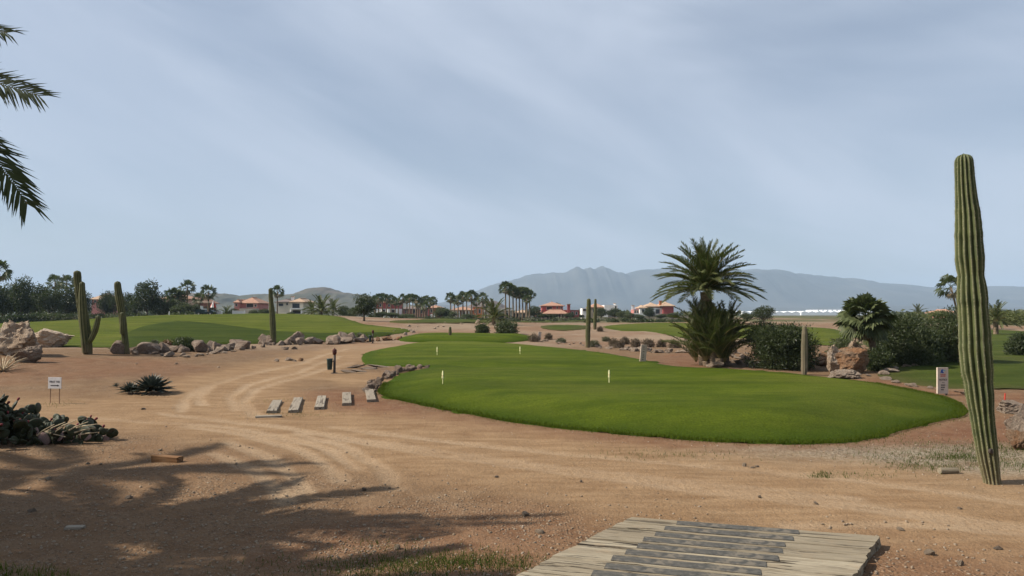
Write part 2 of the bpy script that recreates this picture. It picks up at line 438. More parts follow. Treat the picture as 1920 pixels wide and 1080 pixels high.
M = dict(
    soil=ground_mat(),
    green=turf_mat('putting_turf', (.045, .067, .0055), (.074, .097, .008), (.098, .108, .017), (.037, .061, .005)),
    fairway=turf_mat('fairway_turf', (.056, .074, .009), (.084, .098, .013), (.104, .110, .020), (.050, .066, .009)),
    rough=turf_mat('rough_turf', (.040, .058, .010), (.062, .076, .015), (.078, .082, .025), (.066, .062, .022)),
    shade_turf=turf_mat('painted_shade_turf', (.026, .040, .005), (.040, .056, .007), (.050, .062, .009), (.036, .050, .007)),  # fairway green darkened: shade of its lower flank put into the colour
    blade=leafmat('grass_blade', (.038, .060, .005), (.086, .106, .011), .35, .8, .06),
    weed=leafmat('weed_blade', (.036, .055, .010), (.085, .095, .025), .3, .8, .06),
    rock=rockmat('tan_rock', (.44, .325, .225), (.54, .43, .325), (.27, .18, .12)),
    rock_row=rockmat('grey_rock', (.27, .195, .145), (.39, .305, .235), (.14, .095, .07), 1.5),
    rock_orange=rockmat('orange_rock', (.33, .165, .075), (.36, .24, .15), (.17, .085, .05), 1.3),
    rock_pale=rockmat('pale_rock', (.40, .32, .245), (.31, .23, .17), (.22, .145, .10), 1.6),
    stone=rockmat('small_stone', (.34, .25, .17), (.43, .34, .25), (.25, .17, .115), 4.),
    cactus=cactusmat('saguaro_skin', (.074, .086, .030), (.046, .058, .021), (.205, .20, .115), (.15, .115, .066), .7),
    cactus_far=cactusmat('far_saguaro_skin', (.070, .074, .026), (.046, .052, .019), (.20, .17, .08), (.11, .08, .045), .6),
    cactus_grey=cactusmat('weathered_saguaro_skin', (.13, .105, .065), (.10, .085, .05), (.22, .19, .12), (.16, .12, .08), .9),
    spine=simple('cactus_spine', (.50, .43, .27)),
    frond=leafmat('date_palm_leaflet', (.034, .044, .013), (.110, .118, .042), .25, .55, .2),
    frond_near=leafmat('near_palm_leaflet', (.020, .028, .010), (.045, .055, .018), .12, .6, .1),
    rachis=simple('palm_rachis', (.17, .15, .05), (.24, .17, .07)),
    fan=leafmat('fan_palm_leaf', (.034, .046, .018), (.095, .110, .045), .18, .55, .2),
    fan_dry=leafmat('dry_palm_leaf', (.17, .125, .065), (.30, .24, .15), .15),
    trunk=simple('palm_trunk', (.115, .078, .048), (.21, .155, .10), 9, .95, .8, 18, .03, stretch=(1, 1, 2)),
    bark=simple('tree_bark', (.10, .075, .055), (.20, .155, .115), 8, .95, .6, 25, .02, stretch=(1, 1, .4)),
    oleander=leafmat('oleander_leaf', (.020, .028, .011), (.068, .082, .032), .2, .5, .25),
    treeleaf=leafmat('dark_tree_leaf', (.016, .023, .009), (.056, .066, .026), .2),
    treeleaf2=leafmat('olive_tree_leaf', (.040, .048, .022), (.100, .108, .050), .25),
    hedge=leafmat('yellow_green_leaf', (.065, .078, .018), (.12, .13, .038), .25),
    drybush=leafmat('dry_twig_leaf', (.075, .052, .035), (.165, .115, .08), .15),
    palebush=leafmat('silvery_leaf', (.080, .080, .045), (.165, .155, .10), .2),
    redbush=leafmat('reddish_leaf', (.16, .075, .05), (.26, .14, .095), .2),
    petal=simple('white_petal', (.75, .72, .68)),
    agave=leafmat('agave_leaf', (.026, .036, .028), (.075, .092, .072), .05, .5),
    pad=simple('cactus_pad', (.016, .022, .009), (.040, .048, .018), 14, .6, .4, 40, .01, c3=(.060, .030, .026), scale3=5),
    pad_dry=simple('dry_cactus_pad', (.27, .19, .16), (.20, .12, .11), 10, .9),
    dry=simple('dry_stalk', (.50, .41, .27), (.34, .25, .15), 12, .9),
    fruit=simple('cactus_fruit', (.20, .035, .035), (.10, .02, .03)),
    wood=woodmat('weathered_wood', (.180, .145, .098), (.350, .300, .215), (.03, .022, .015)),
    sleeper=woodmat('sleeper_wood', (.20, .165, .125), (.32, .28, .22), (.07, .05, .035)),
    woodbrown=woodmat('brown_wood', (.17, .088, .040), (.25, .145, .072), (.07, .04, .02)),
    rubber=simple('grip_rubber', (.052, .049, .042), (.086, .079, .066), 18, .85, .4, 90, .004, c3=(.14, .118, .088), scale3=9),
    ironwood=simple('dark_post', (.030, .022, .018), (.055, .040, .032), 12, .7),
    redhead=simple('dark_red_head', (.085, .020, .014), (.05, .014, .010)),
    bin=simple('green_bin', (.012, .028, .026), (.020, .042, .038), 12, .5),
    sign=simple('sign_cream', (.50, .39, .30), (.56, .45, .36), 8, .6),
    signgrey=simple('sign_white', (.55, .53, .52), (.48, .46, .45), 8, .6),
    rust=simple('rusty_leg', (.19, .10, .06), (.10, .055, .035)),
    ink=simple('sign_ink', (.05, .045, .05)),
    inkred=simple('sign_red', (.42, .06, .04)),
    inkblue=simple('sign_blue', (.02, .07, .30)),
    inkcyan=simple('sign_teal', (.10, .38, .42)),
    red=simple('red_stake', (.42, .045, .025)),
    yellow=simple('marker_cream', (.85, .78, .42), rough=.5),
    hill=simple('dry_hill', (.070, .066, .042), (.045, .050, .030), .02, .95, c3=(.105, .085, .06), scale3=.01),
    hill2=simple('bare_hill', (.14, .10, .085), (.10, .08, .065), .03, .95),
    mountain=simple('far_mountain', (.075, .075, .065), (.045, .048, .042), .003, .95),
)

# ------------------------------------------------------------------ object helpers
def tag(o, label=None, cat=None, group=None, kind=None):
    for k, v in (('label', label), ('category', cat), ('group', group), ('kind', kind)):
        if v: o[k] = v
    return o
def link(name, data, parent=None, loc=None, rot=None, scale=None):
    o = bpy.data.objects.new(name, data)
    COL.objects.link(o)
    if parent: o.parent = parent
    if loc is not None: o.location = loc
    if rot is not None: o.rotation_euler = rot
    if scale is not None: o.scale = scale if hasattr(scale, '__len__') else (scale,) * 3
    return o
def empty(name, loc, rz=0, scale=1):
    o = link(name, None, loc=loc, rot=(0, 0, rz), scale=scale)
    o.empty_display_size = .2
    return o
def fastmesh(name, verts, faces, mat, smooth=False):
    """verts (n,3); faces an (m,k) array or a list of such arrays"""
    me = bpy.data.meshes.new(name)
    V = np.asarray(verts, np.float32).reshape(-1, 3)
    groups = [np.asarray(f, np.int32) for f in (faces if isinstance(faces, list) else [faces]) if len(f)]
    tot = np.concatenate([np.full(len(g), g.shape[1], np.int32) for g in groups])
    li = np.concatenate([g.ravel() for g in groups])
    me.vertices.add(len(V)); me.vertices.foreach_set('co', V.ravel())
    me.loops.add(len(li)); me.loops.foreach_set('vertex_index', li)
    me.polygons.add(len(tot))
    me.polygons.foreach_set('loop_start', np.r_[0, np.cumsum(tot)[:-1]].astype(np.int32))
    me.polygons.foreach_set('loop_total', tot)
    if smooth: me.polygons.foreach_set('use_smooth', np.ones(len(tot), bool))
    me.update(calc_edges=True)
    me.validate()
    for q in (mat if isinstance(mat, (list, tuple)) else [mat]): me.materials.append(q)
    return me
def attr(me, name, vals):
    vals = np.asarray(vals, np.float32)
    if vals.ndim == 2:
        a = me.attributes.new(name, 'FLOAT_COLOR', 'POINT'); a.data.foreach_set('color', vals.ravel())
    else:
        a = me.attributes.new(name, 'FLOAT', 'POINT'); a.data.foreach_set('value', vals)
class MB:
    """collects shapes for one mesh"""
    def __init__(s): s.v, s.f = [], []
    def add(s, v, f):
        k = len(s.v)
        s.v += [tuple(p) for p in v]
        s.f += [tuple(i + k for i in q) for q in f]
        return s
    def box(s, x0, x1, y0, y1, z0, z1):
        return s.add([(x, y, z) for z in (z0, z1) for y in (y0, y1) for x in (x0, x1)],
                     [(0, 2, 3, 1), (4, 5, 7, 6), (0, 1, 5, 4), (2, 6, 7, 3), (0, 4, 6, 2), (1, 3, 7, 5)])
    def tube(s, pts, rad, n=8, cap=True):
        pts = [Vector(p) for p in pts]
        if not hasattr(rad, '__len__'): rad = [rad] * len(pts)
        k = len(s.v); up = None
        for i, p in enumerate(pts):
            t = (pts[min(i + 1, len(pts) - 1)] - pts[max(i - 1, 0)]).normalized()
            if up is None: up = t.orthogonal().normalized()
            up = (up - t * up.dot(t)).normalized()
            w = t.cross(up)
            for j in range(n):
                a = 2 * math.pi * j / n
                s.v.append(tuple(p + (up * math.cos(a) + w * math.sin(a)) * rad[i]))
        for i in range(len(pts) - 1):
            for j in range(n):
                s.f.append((k + i * n + j, k + i * n + (j + 1) % n, k + (i + 1) * n + (j + 1) % n, k + (i + 1) * n + j))
        if cap:
            s.f.append(tuple(k + j for j in reversed(range(n))))
            s.f.append(tuple(k + (len(pts) - 1) * n + j for j in range(n)))
        return s
    def mesh(s, name, mat, smooth=False, bevel=0):
        me = bpy.data.meshes.new(name)
        me.from_pydata(s.v, [], s.f); me.update()
        if bevel:
            bm = bmesh.new(); bm.from_mesh(me)
            bmesh.ops.bevel(bm, geom=bm.edges[:], offset=bevel, segments=2, affect='EDGES', profile=.6)
            bm.to_mesh(me); bm.free()
        if smooth: me.polygons.foreach_set('use_smooth', np.ones(len(me.polygons), bool))
        me.materials.append(mat)
        return me
    def build(s, name, mat, parent=None, loc=None, rot=None, smooth=False, bevel=0):
        return link(name, s.mesh(name, mat, smooth, bevel), parent, loc, rot)
def copy_tree(o, parent=None):
    c = o.copy(); COL.objects.link(c); c.parent = parent
    for ch in o.children: copy_tree(ch, c)
    return c
def textmesh(name, body, size, mat, parent, loc, rot):
    cu = bpy.data.curves.new(name, 'FONT')
    cu.body = body; cu.size = size; cu.align_x = 'CENTER'; cu.align_y = 'CENTER'; cu.extrude = .001; cu.offset = size * .012
    t = bpy.data.objects.new(name + '_curve', cu); COL.objects.link(t)
    bpy.context.view_layer.update()
    me = bpy.data.meshes.new_from_object(t.evaluated_get(bpy.context.evaluated_depsgraph_get()))
    bpy.data.objects.remove(t); bpy.data.curves.remove(cu)
    me.materials.clear(); me.materials.append(mat)
    return link(name, me, parent, loc, rot)

# ------------------------------------------------------------------ the ground: one sheet out to the horizon
def polyline(pts): return np.array([G(*p) for p in pts])
TRACKS = [(polyline([(2100, 985), (1920, 960), (1600, 922), (1300, 893), (1000, 862), (800, 834), (600, 804), (420, 776), (200, 768), (-100, 778)]), 1.35, 2.9),
          (polyline([(700, 820), (520, 792), (430, 765), (415, 738), (460, 712), (545, 692), (630, 668), (690, 648)]), 1.2, 3.0),
          (polyline([(560, 700), (640, 705), (680, 712)]), .6, 1.8)]
TIRES = [polyline(p) for p in (
    [(428, 828), (500, 858), (545, 890), (572, 925)], [(470, 818), (560, 845), (615, 875), (640, 905)], [(520, 818), (620, 846), (668, 880)],
    [(350, 800), (520, 822), (640, 848)], [(380, 760), (372, 745), (400, 722), (470, 700), (580, 680)], [(445, 770), (430, 745), (470, 720), (560, 700), (640, 668)],
    [(300, 776), (520, 800), (760, 838), (1000, 872), (1300, 905), (1600, 935)], [(640, 826), (900, 866), (1150, 896), (1500, 935), (1920, 985)],
    [(620, 800), (840, 828), (1060, 852), (1400, 880), (1520, 890)], [(1480, 985), (1700, 985), (1920, 1000)], [(0, 790), (200, 786), (420, 800), (600, 830)], [(400, 850), (470, 880), (520, 915), (540, 945)], [(560, 815), (650, 840), (720, 880), (740, 915)],
    [(340, 772), (345, 750), (380, 728), (450, 706), (560, 684), (650, 655)], [(480, 784), (455, 755), (480, 730), (570, 706), (660, 680)], [(700, 812), (950, 842), (1250, 868), (1600, 900), (1930, 945)], [(560, 808), (800, 850), (1050, 886), (1350, 925), (1700, 968), (1930, 1000)])]
RED = pxpoly([(560, 745), (640, 728), (700, 745), (780, 765), (900, 790), (1100, 815), (1300, 832), (1500, 842), (1640, 828), (1820, 790), (2000, 780), (2000, 840), (1700, 838), (1450, 850), (1150, 842), (880, 812), (700, 790), (590, 775)], .8)
REDM = pxpoly([(-100, 690), (60, 670), (260, 672), (400, 690), (380, 712), (300, 705), (120, 712), (-100, 730)], 1.)
REDB = pxpoly([(1215, 672), (1290, 658), (1340, 690), (1262, 690)], .8)
REDS = pxpoly([(1610, 704), (1700, 728), (1800, 738), (1960, 738), (1960, 760), (1860, 752), (1780, 744)], .8)
REDF = pxpoly([(560, 1000), (760, 965), (980, 955), (1120, 985), (960, 1090), (560, 1090)], .5)
REDG = pxpoly([(1640, 1000), (1720, 975), (2000, 1015), (2000, 1090), (1600, 1090)], .5)
GRAV = pxpoly([(1180, 850), (1450, 846), (1700, 836), (1930, 835), (2100, 850), (2100, 935), (1900, 932), (1700, 910), (1450, 880), (1250, 866)], .6)
def build_ground():
    a = np.radians(np.r_[np.arange(-180, -80, 5.), np.arange(-80, -40, .8), np.arange(-40, 40, .2), np.arange(40, 80, .8), np.arange(80, 180, 5.)])
    r = np.r_[.6, np.exp(np.linspace(math.log(2.), math.log(8000), 640))]
    R, A = np.meshgrid(r, a, indexing='ij')
    X, Y = (R * np.sin(A)).ravel(), (R * np.cos(A)).ravel()
    Z = H(X, Y)
    for P in SHEETS: Z = Z - .10 * sstep(.05, .7, sdf(P, X, Y))
    near = np.hypot(X, Y) < 95
    m1 = np.zeros((len(X), 4), np.float32)
    xs, ys = X[near], Y[near]
    wob = 1 + .3 * fbm(xs * .5, ys * .5, 3)
    t = np.zeros(len(xs))
    for P, w0, w1 in TRACKS: t = np.maximum(t, 1 - sstep(w0, w1, pdist(P, xs, ys, False) * wob))
    m1[near, 0] = t
    rd = np.zeros(len(xs))
    for P, kr in ((RED, 1), (REDM, .6), (REDB, .9), (REDS, 1), (REDF, .55), (REDG, .55)): rd = np.maximum(rd, kr * sstep(-.9, .5, sdf(P, xs, ys) + .35 * fbm(xs * .9, ys * .9, 3)))
    m1[near, 1] = rd
    m1[near, 2] = sstep(-.8, .6, sdf(GRAV, xs, ys) + .4 * fbm(xs * 1.1, ys * 1.1, 3))
    tt = np.zeros(len(xs))
    for P in TIRES:
        d = pdist(P, xs, ys, False)
        tt = np.maximum(tt, 1 - sstep(.06, .20, d + .05 * fbm(xs * 2, ys * 2, 2)))
        Z[near] += -.010 * np.exp(-(d / .11) ** 2) + .004 * np.exp(-((d - .2) / .07) ** 2)
    m1[near, 3] = tt * np.clip(.7 + .5 * fbm(xs * .7, ys * .7, 3), 0, 1)
    n, k = len(r), len(a)
    i = np.arange(n - 1)[:, None] * k; j = np.arange(k)[None, :]; jn = (j + 1) % k
    q = np.stack([i + j, i + k + j, i + k + jn, i + jn], -1).reshape(-1, 4)[:, ::-1]
    c = np.c_[jn.ravel(), j.ravel(), np.full(k, len(X))]
    V = np.vstack([np.c_[X, Y, Z], [[0, 0, h1(0, 0)]]])
    me = fastmesh('ground', V, [q, c], M['soil'], True)
    attr(me, 'm1', np.vstack([m1, m1[:1]]))
    tag(link('ground', me), kind='structure')
build_ground()

def sheet(name, P, step, mat, lift, edgew, ragged=.04):
    n = len(P)
    nr = np.roll(P, -1, 0) - np.roll(P, 1, 0)
    nr = np.c_[nr[:, 1], -nr[:, 0]] / np.hypot(*nr.T)[:, None]
    O = P + nr * (ragged * rng.normal(size=(n, 1)))
    lo, hi = O.min(0), O.max(0)
    gx, gy = np.meshgrid(np.arange(lo[0], hi[0], step), np.arange(lo[1], hi[1], step))
    gx = gx.ravel() + rng.uniform(-.2, .2, gx.size) * step; gy = gy.ravel() + rng.uniform(-.2, .2, gy.size) * step
    s = sdf(P, gx, gy)
    ok = s > step * .45
    ring = O - nr * 0  # outline
    inn = []
    for d in (.12, .3):
        for sg in (1, -1):
            Q = P - sg * nr * d
            if (sdf(P, Q[:, 0], Q[:, 1]) > d * .6).mean() > .5:
                inn.append(Q[sdf(P, Q[:, 0], Q[:, 1]) > d * .6]); break
    pts = np.vstack([O] + inn + [np.c_[gx[ok], gy[ok]]])
    res = delaunay_2d_cdt([Vector(p) for p in pts], [(i, (i + 1) % n) for i in range(n)], [], 1, 1e-5)
    v = np.array([(p.x, p.y) for p in res[0]])
    f = np.array([t for t in res[2] if len(t) == 3])
    sd = np.maximum(pdist(P, v[:, 0], v[:, 1]), 0)
    z = H(v[:, 0], v[:, 1]) + lift * sstep(0, edgew, sd + .01) - .03 * (sd < .08)
    me = fastmesh(name, np.c_[v, z], f, mat, True)
    e = 1 - sstep(.05, 1.0, sd + .3 * fbm(v[:, 0] * .8, v[:, 1] * .8, 3))
    attr(me, 'edge', e)
    o = link(name, me)
    bmn = me.polygons[0].normal.z
    if bmn < 0: me.flip_normals()
    return tag(o, kind='structure')
sheet('putting_green', P_GREEN, .33, M['green'], .05, .22, .06)
sheet('tee_lawn', P_TEE, .7, M['green'], .10, .2)
sheet('fairway', P_FWL, 1.5, M['fairway'], .07, .3, .1)
sheet('fairway_flank_shade', pxpoly([(200, 655), (300, 649), (500, 644), (620, 643), (690, 635), (765, 624), (640, 626), (560, 625), (510, 622), (450, 614), (400, 607), (345, 603), (300, 606), (250, 616), (215, 634)], 1.2), 1.5, M['shade_turf'], .15, .5, .15)  # darker sheet painting the shade on the lower flank of the left fairway
sheet('fairway', P_FWR, 1.3, M['fairway'], .07, .3, .1)
sheet('rough_grass', P_RGH, 1.0, M['rough'], .05, 1.2, .12)
sheet('fairway', P_MID, 1.3, M['rough'], .07, .3, .1)
sheet('fairway', P_FAR, 3., M['rough'], .08, .3, .2)

def blades(name, xy, hmin, hmax, w, mat, label, cat='grass', lean=.35, z=None):
    n = len(xy)
    zz = H(xy[:, 0], xy[:, 1]) + (0 if z is None else z)
    az = rng.uniform(0, 2 * math.pi, n); hh = rng.uniform(hmin, hmax, n)
    la = rng.uniform(0, 2 * math.pi, n); ll = rng.uniform(0, lean, n) * hh
    ww = w * rng.uniform(.6, 1.3, n)
    dx, dy = np.cos(az) * ww / 2, np.sin(az) * ww / 2
    b0 = np.c_[xy[:, 0] - dx, xy[:, 1] - dy, zz - .01]; b1 = np.c_[xy[:, 0] + dx, xy[:, 1] + dy, zz - .01]
    t = np.c_[xy[:, 0] + np.cos(la) * ll, xy[:, 1] + np.sin(la) * ll, zz + hh]
    V = np.stack([b0, b1, t], 1).reshape(-1, 3)
    me = fastmesh(name, V, np.arange(3 * n).reshape(-1, 3), mat)
    return tag(link(name, me), label, cat, kind='stuff')
def pts_in(P, n):
    lo, hi = P.min(0), P.max(0)
    q = rng.uniform(lo, hi, (n, 2))
    return q[inside(P, q[:, 0], q[:, 1])]
# long fringe grass on the front bank of the putting green
q = pts_in(P_GREEN, 2600000)
q = q[q[:, 1] < 21]
d = pdist(P_GREEN, q[:, 0], q[:, 1])
keep = (d < 1.2) & (rng.uniform(size=len(q)) < np.exp(-d / .38))
q = q[keep][:110000]
qo = rng.uniform(P_GREEN.min(0) - .4, P_GREEN.max(0) + .4, (900000, 2)); qo = qo[(qo[:, 1] < 20) & ~inside(P_GREEN, qo[:, 0], qo[:, 1])]
do = pdist(P_GREEN, qo[:, 0], qo[:, 1]) + .06 * fbm(qo[:, 0] * 3, qo[:, 1] * 3, 3)
qo = qo[(do < .30) & (rng.uniform(size=len(qo)) < .55 * np.exp(-np.maximum(do, 0) / .07))][:16000]
blades('grass_fringe', np.vstack([q, qo]), .018, .045, .013, M['blade'], 'long dark green grass along the front edge of the putting green', z=np.r_[np.full(len(q), .035), np.full(len(qo), -.004)])
# weeds and lawn tufts in the gravel
w_spots = [(760, 1062, .35, .10, 500), (835, 1058, .45, .10, 900), (880, 1052, .35, .10, 800), (720, 1070, .3, .1, 300), (975, 1068, .12, .1, 160),
           (1797, 858, .28, .10, 700), (1740, 876, .35, .13, 500), (1890, 845, .5, .2, 700), (1905, 872, .4, .2, 700), (1540, 892, .10, .05, 120), (1543, 887, .06, .05, 60),
           (1700, 858, .5, .2, 350), (1620, 890, .3, .1, 100), (1250, 853, .6, .15, 300), (113, 757, .25, .2, 120), (530, 752, .5, .15, 120), (560, 778, .5, .15, 160),
           (1840, 838, .7, .3, 600), (1720, 840, .8, .3, 400), (730, 1020, .2, .1, 90), (600, 1066, .5, .15, 200)]
L = []
for px, py, sx, sy, n in w_spots:
    x, y = G(px, py)
    L.append(np.c_[rng.normal(x, sx, n), rng.normal(y, sy * 1.5, n)])
blades('weeds', np.vstack(L), .015, .06, .010, M['weed'], 'low green weeds growing in patches in the gravel', 'weeds', 1.0)
x0, y0 = G(0, 1075)
q = np.c_[rng.uniform(-7.5, x0 + .75, 16000), rng.uniform(3.2, y0 + .12, 16000)]
q = q[q[:, 1] < y0 + .22 - .42 * np.clip(q[:, 0] - x0, -.1, 2) + .05 * rng.normal(size=len(q))]
blades('lawn_grass', q, .03, .08, .009, M['blade'], 'bright green lawn grass in the bottom left corner', 'grass', .8)

# ------------------------------------------------------------------ hills and mountains
def ridge(name, prof, D, depth, mat, zb, nx=200, nv=34, rough=.16, nsc=1.0, seed=0):
    prof = np.array(prof, float)
    px = np.linspace(prof[0, 0], prof[-1, 0], nx)
    ph = (HZ - np.interp(px, prof[:, 0], prof[:, 1])) / F * D + CAMH - zb
    ph = ph * (1 + .030 * fbm(px * .11 + seed, px * 0 + seed, 4))
    v = np.linspace(0, 1, nv)
    PX, Vv = np.meshgrid(px, v, indexing='ij')
    PH = np.repeat(ph[:, None], nv, 1)
    X = (PX - CX) / F * D
    Y = D + (Vv - .5) * depth
    shape = np.where(Vv < .5, sstep(0, .5, Vv) ** .8, 1 - sstep(.5, 1, Vv))
    nz = fbm(X / depth * 5 * nsc + seed, Y / depth * 4 * nsc + seed, 5)
    rid = 1 - np.abs(fbm(X / depth * 7 * nsc + seed + 5, Y / depth * 2.4 * nsc, 4)) * 2
    Z = zb + PH * shape * (1 + rough * (nz + rid - .5) * (1 - np.exp(-((Vv - .5) / .12) ** 2))) + PH * .02 * fbm(X / depth * 22 * nsc, Y / depth * 22 * nsc, 3) * shape
    i = np.arange(nx - 1)[:, None] * nv; j = np.arange(nv - 1)[None, :]
    q = np.stack([i + j, i + nv + j, i + nv + j + 1, i + j + 1], -1).reshape(-1, 4)
    me = fastmesh(name, np.c_[X.ravel(), Y.ravel(), Z.ravel()], q, mat, True)
    return tag(link(name, me), kind='structure')
ridge('mountain', [(700, 590), (790, 582), (850, 562), (880, 552), (905, 541), (935, 532), (960, 526), (985, 517), (1010, 514), (1035, 512), (1056, 513), (1064, 511), (1072, 505), (1080, 504), (1088, 508), (1098, 504), (1107, 506), (1117, 503), (1125, 499), (1132, 503), (1140, 506),
    (1152, 512), (1165, 515), (1190, 509), (1215, 505), (1240, 503), (1290, 507), (1350, 509), (1410, 505), (1450, 507), (1500, 513), (1550, 520), (1600, 523), (1640, 531), (1690, 534), (1750, 540),
    (1800, 542), (1850, 537), (1920, 539), (2050, 545), (2300, 552), (2700, 575), (2900, 588)], 5600, 2600, M['mountain'], -4, 900, 40, .22, 1.0, 3)
ridge('mountain', [(300, 590), (600, 582), (760, 574), (900, 571), (1000, 575), (1150, 577), (1350, 575), (1500, 577), (1700, 573), (1900, 576), (2100, 574), (2500, 588)], 3900, 700, M['mountain'], -4, 300, 24, .3, .6, 9)
ridge('hill', [(-100, 590), (100, 575), (250, 570), (330, 560), (395, 553), (420, 550), (450, 556), (470, 552), (500, 551), (530, 554), (556, 551), (580, 546), (595, 540), (606, 538), (618, 540), (628, 545), (645, 549),
    (665, 551), (700, 556), (745, 566), (800, 577), (870, 590)], 1350, 560, M['hill'], -4, 300, 40, .35, 1.2, 1)
ridge('hill', [(850, 588), (868, 580), (885, 570), (905, 564.5), (925, 563), (938, 567), (950, 575), (962, 582), (975, 590)], 800, 150, M['hill2'], -4, 80, 24, .2, 1.0, 6)

# ------------------------------------------------------------------ rocks
def rock_mesh(name, seed, sub, mat, cuts=7, rough=.16, flat=0.):
    bm = bmesh.new()
    bmesh.ops.create_icosphere(bm, subdivisions=sub, radius=1)
    r = random.Random(seed)
    planes = []
    for _ in range(cuts + 6):
        n = Vector((r.gauss(0, 1), r.gauss(0, 1), r.gauss(0, .8))).normalized()
        planes.append((n, r.uniform(.42, .80)))
    off = Vector((r.uniform(-50, 50), r.uniform(-50, 50), r.uniform(-50, 50)))
    for v in bm.verts:
        p = v.co.copy()
        for n, d in planes:
            k = p.dot(n) - d
            if k > 0: p -= n * k
        q = p * 1.6 + off
        p *= 1 + rough * .8 * mnoise.fractal(q, 1.0, 2.0, 5) - rough * .8 * abs(mnoise.noise(q * 2.2)) + rough * .45 * mnoise.noise(q * 6) - rough * .3 * abs(mnoise.noise(q * 13)) + rough * .12 * mnoise.noise(q * 30)
        v.co = p
    me = bpy.data.meshes.new(name)
    bm.to_mesh(me); bm.free()
    me.polygons.foreach_set('use_smooth', np.ones(len(me.polygons), bool))
    try: me.set_sharp_from_angle(angle=math.radians(24))
    except Exception: pass
    me.materials.append(mat)
    return me
RK = {k: [rock_mesh('rock_shape', 10 * i + j, 3 if k != 'stone' else 2, M[k]) for j in range(6)] for i, k in enumerate(('rock_row', 'rock_orange', 'rock_pale', 'stone'))}
def rock(name, kind, p, sx, sy, sz, label, group=None, cat='rock', sink=.3, rz=None):
    me = random.choice(RK[kind])
    o = link(name, me, None, (p[0], p[1], p[2] + sz * (1 - 2 * sink) * .8), (U(-.25, .25), U(-.25, .25), U(0, 6.28) if rz is None else rz), (sx, sy, sz))
    return tag(o, label, cat, group)
def boulder(seed, mat, px, py, w, h, dep, label, rz=0, cuts=8, sink=.22, D=None):
    """w, h in pixels of the photograph at the boulder's own depth"""
    p = GP(px, py) if D is None else on(px, D)
    s = p.y / F
    me = rock_mesh('boulder', seed, 5, M[mat], cuts, .22)
    zs = [v.co.z for v in me.vertices]; xs = [v.co.x for v in me.vertices]
    kx = w * s / (max(xs) - min(xs)); kz = h * s / (max(zs) - min(zs)) / (1 - sink)
    o = link('boulder', me, None, (p.x, p.y + dep * .5, p.z - min(zs) * kz - sink * (max(zs) - min(zs)) * kz), (0, 0, rz), (kx, dep, kz))
    return tag(o, label, 'boulder')
boulder(3, 'rock', 16, 668, 88, 68, 1.0, 'largest tan boulder, at the left edge of the photo')
boulder(8, 'rock', 84, 652, 82, 36, .8, 'pointed grey brown boulder beside the largest boulder on the left', cuts=10)
boulder(21, 'rock_pale', 42, 680, 54, 32, .45, 'small pale pitted boulder in front of the two big left boulders', cuts=6)
boulder(5, 'rock_orange', 1606, 700, 68, 48, .5, 'large orange brown boulder right of the dark oleander bush', cuts=10)
boulder(12, 'rock', 1573, 700, 40, 54, .5, 'upright grey pink boulder leaning on the orange boulder', cuts=10)
boulder(14, 'rock', 1612, 690, 60, 50, .5, 'rounded grey boulder behind the orange boulder', D=25.6)
boulder(17, 'rock_pale', 1588, 710, 60, 17, .35, 'flat pale rock at the foot of the orange boulder', cuts=6)
boulder(27, 'rock_pale', 1934, 838, 62, 74, .45, 'tall pale boulder cut off by the right edge of the photo', cuts=8)
boulder(31, 'rock_orange', 1926, 845, 48, 36, .3, 'orange red rock under the tall boulder at the right edge', cuts=7)
boulder(36, 'rock_pale', 1914, 776, 62, 24, .5, 'low pale slab rock behind the tall right edge boulder', cuts=6)
boulder(41, 'rock', 1344, 690, 34, 12, .3, 'pale flat rock at the foot of the date palm clump', cuts=6)
boulder(44, 'rock_row', 496, 648, 30, 20, .4, 'brown boulder just right of the lone saguaro at the fairway', D=45.5)
boulder(47, 'rock_row', 552, 644, 34, 22, .4, 'largest grey boulder in the rock row right of the lone saguaro', D=47)
def rockline(pts, n, kind, lo, hi, spread, label, group, flat=.75, name='rock'):
    W = np.array([G(*p, H) for p in pts])
    s = np.r_[0, np.cumsum(np.hypot(*np.diff(W, axis=0).T))]
    for k in range(n):
        t = s[-1] * (k + U(0, 1)) / n
        x = np.interp(t, s, W[:, 0]) + U(-spread, spread) * .6; y = np.interp(t, s, W[:, 1]) + U(-spread, spread)
        r = lo + (hi - lo) * random.random() ** 2
        rock(name, kind, (x, y, h1(x, y)), r * U(.8, 1.35), r * U(.8, 1.2), r * U(.55, 1.0) * flat, label, group, sink=U(.1, .3))
for pts, n, lab, grp in [
        ([(258, 662), (280, 661), (312, 660)], 20, 'grey brown rock heaped right of the foot of the slim saguaro', 'rocks right of the slim saguaro'),
        ([(340, 662), (380, 660), (430, 655), (500, 648)], 24, 'grey brown rock in the row between the dark shrub and the lone saguaro', 'rocks between shrub and lone saguaro'),
        ([(520, 647), (560, 646), (620, 645), (680, 642)], 32, 'grey brown rock in the row right of the lone saguaro', 'rocks right of the lone saguaro')]:
    rockline(pts, n, 'rock_row', .18, .56, .9, lab, grp, .9)
rockline([(255, 664), (310, 668), (350, 672), (400, 664), (450, 655)], 22, 'rock_pale', .10, .38, .7, 'pale grey rock in front of the left fairway rock row', 'pale rocks before the rock row')
rockline([(640, 643), (700, 640), (745, 638)], 16, 'rock_orange', .15, .42, .8, 'reddish rock around the far bin post', 'reddish rocks by the far bin post')
rockline([(694, 736), (700, 722), (716, 711), (735, 702), (770, 694), (800, 690)], 46, 'rock_row', .06, .17, .26, 'small broken rock heaped along the left notch of the putting green', 'rocks in the notch of the green', 1.1)
rockline([(1000, 636), (1040, 642), (1080, 646), (1130, 652), (1180, 656)], 22, 'rock_pale', .10, .30, .9, 'pale rubble rock in the dry gully behind the putting green', 'rubble in the dry gully')
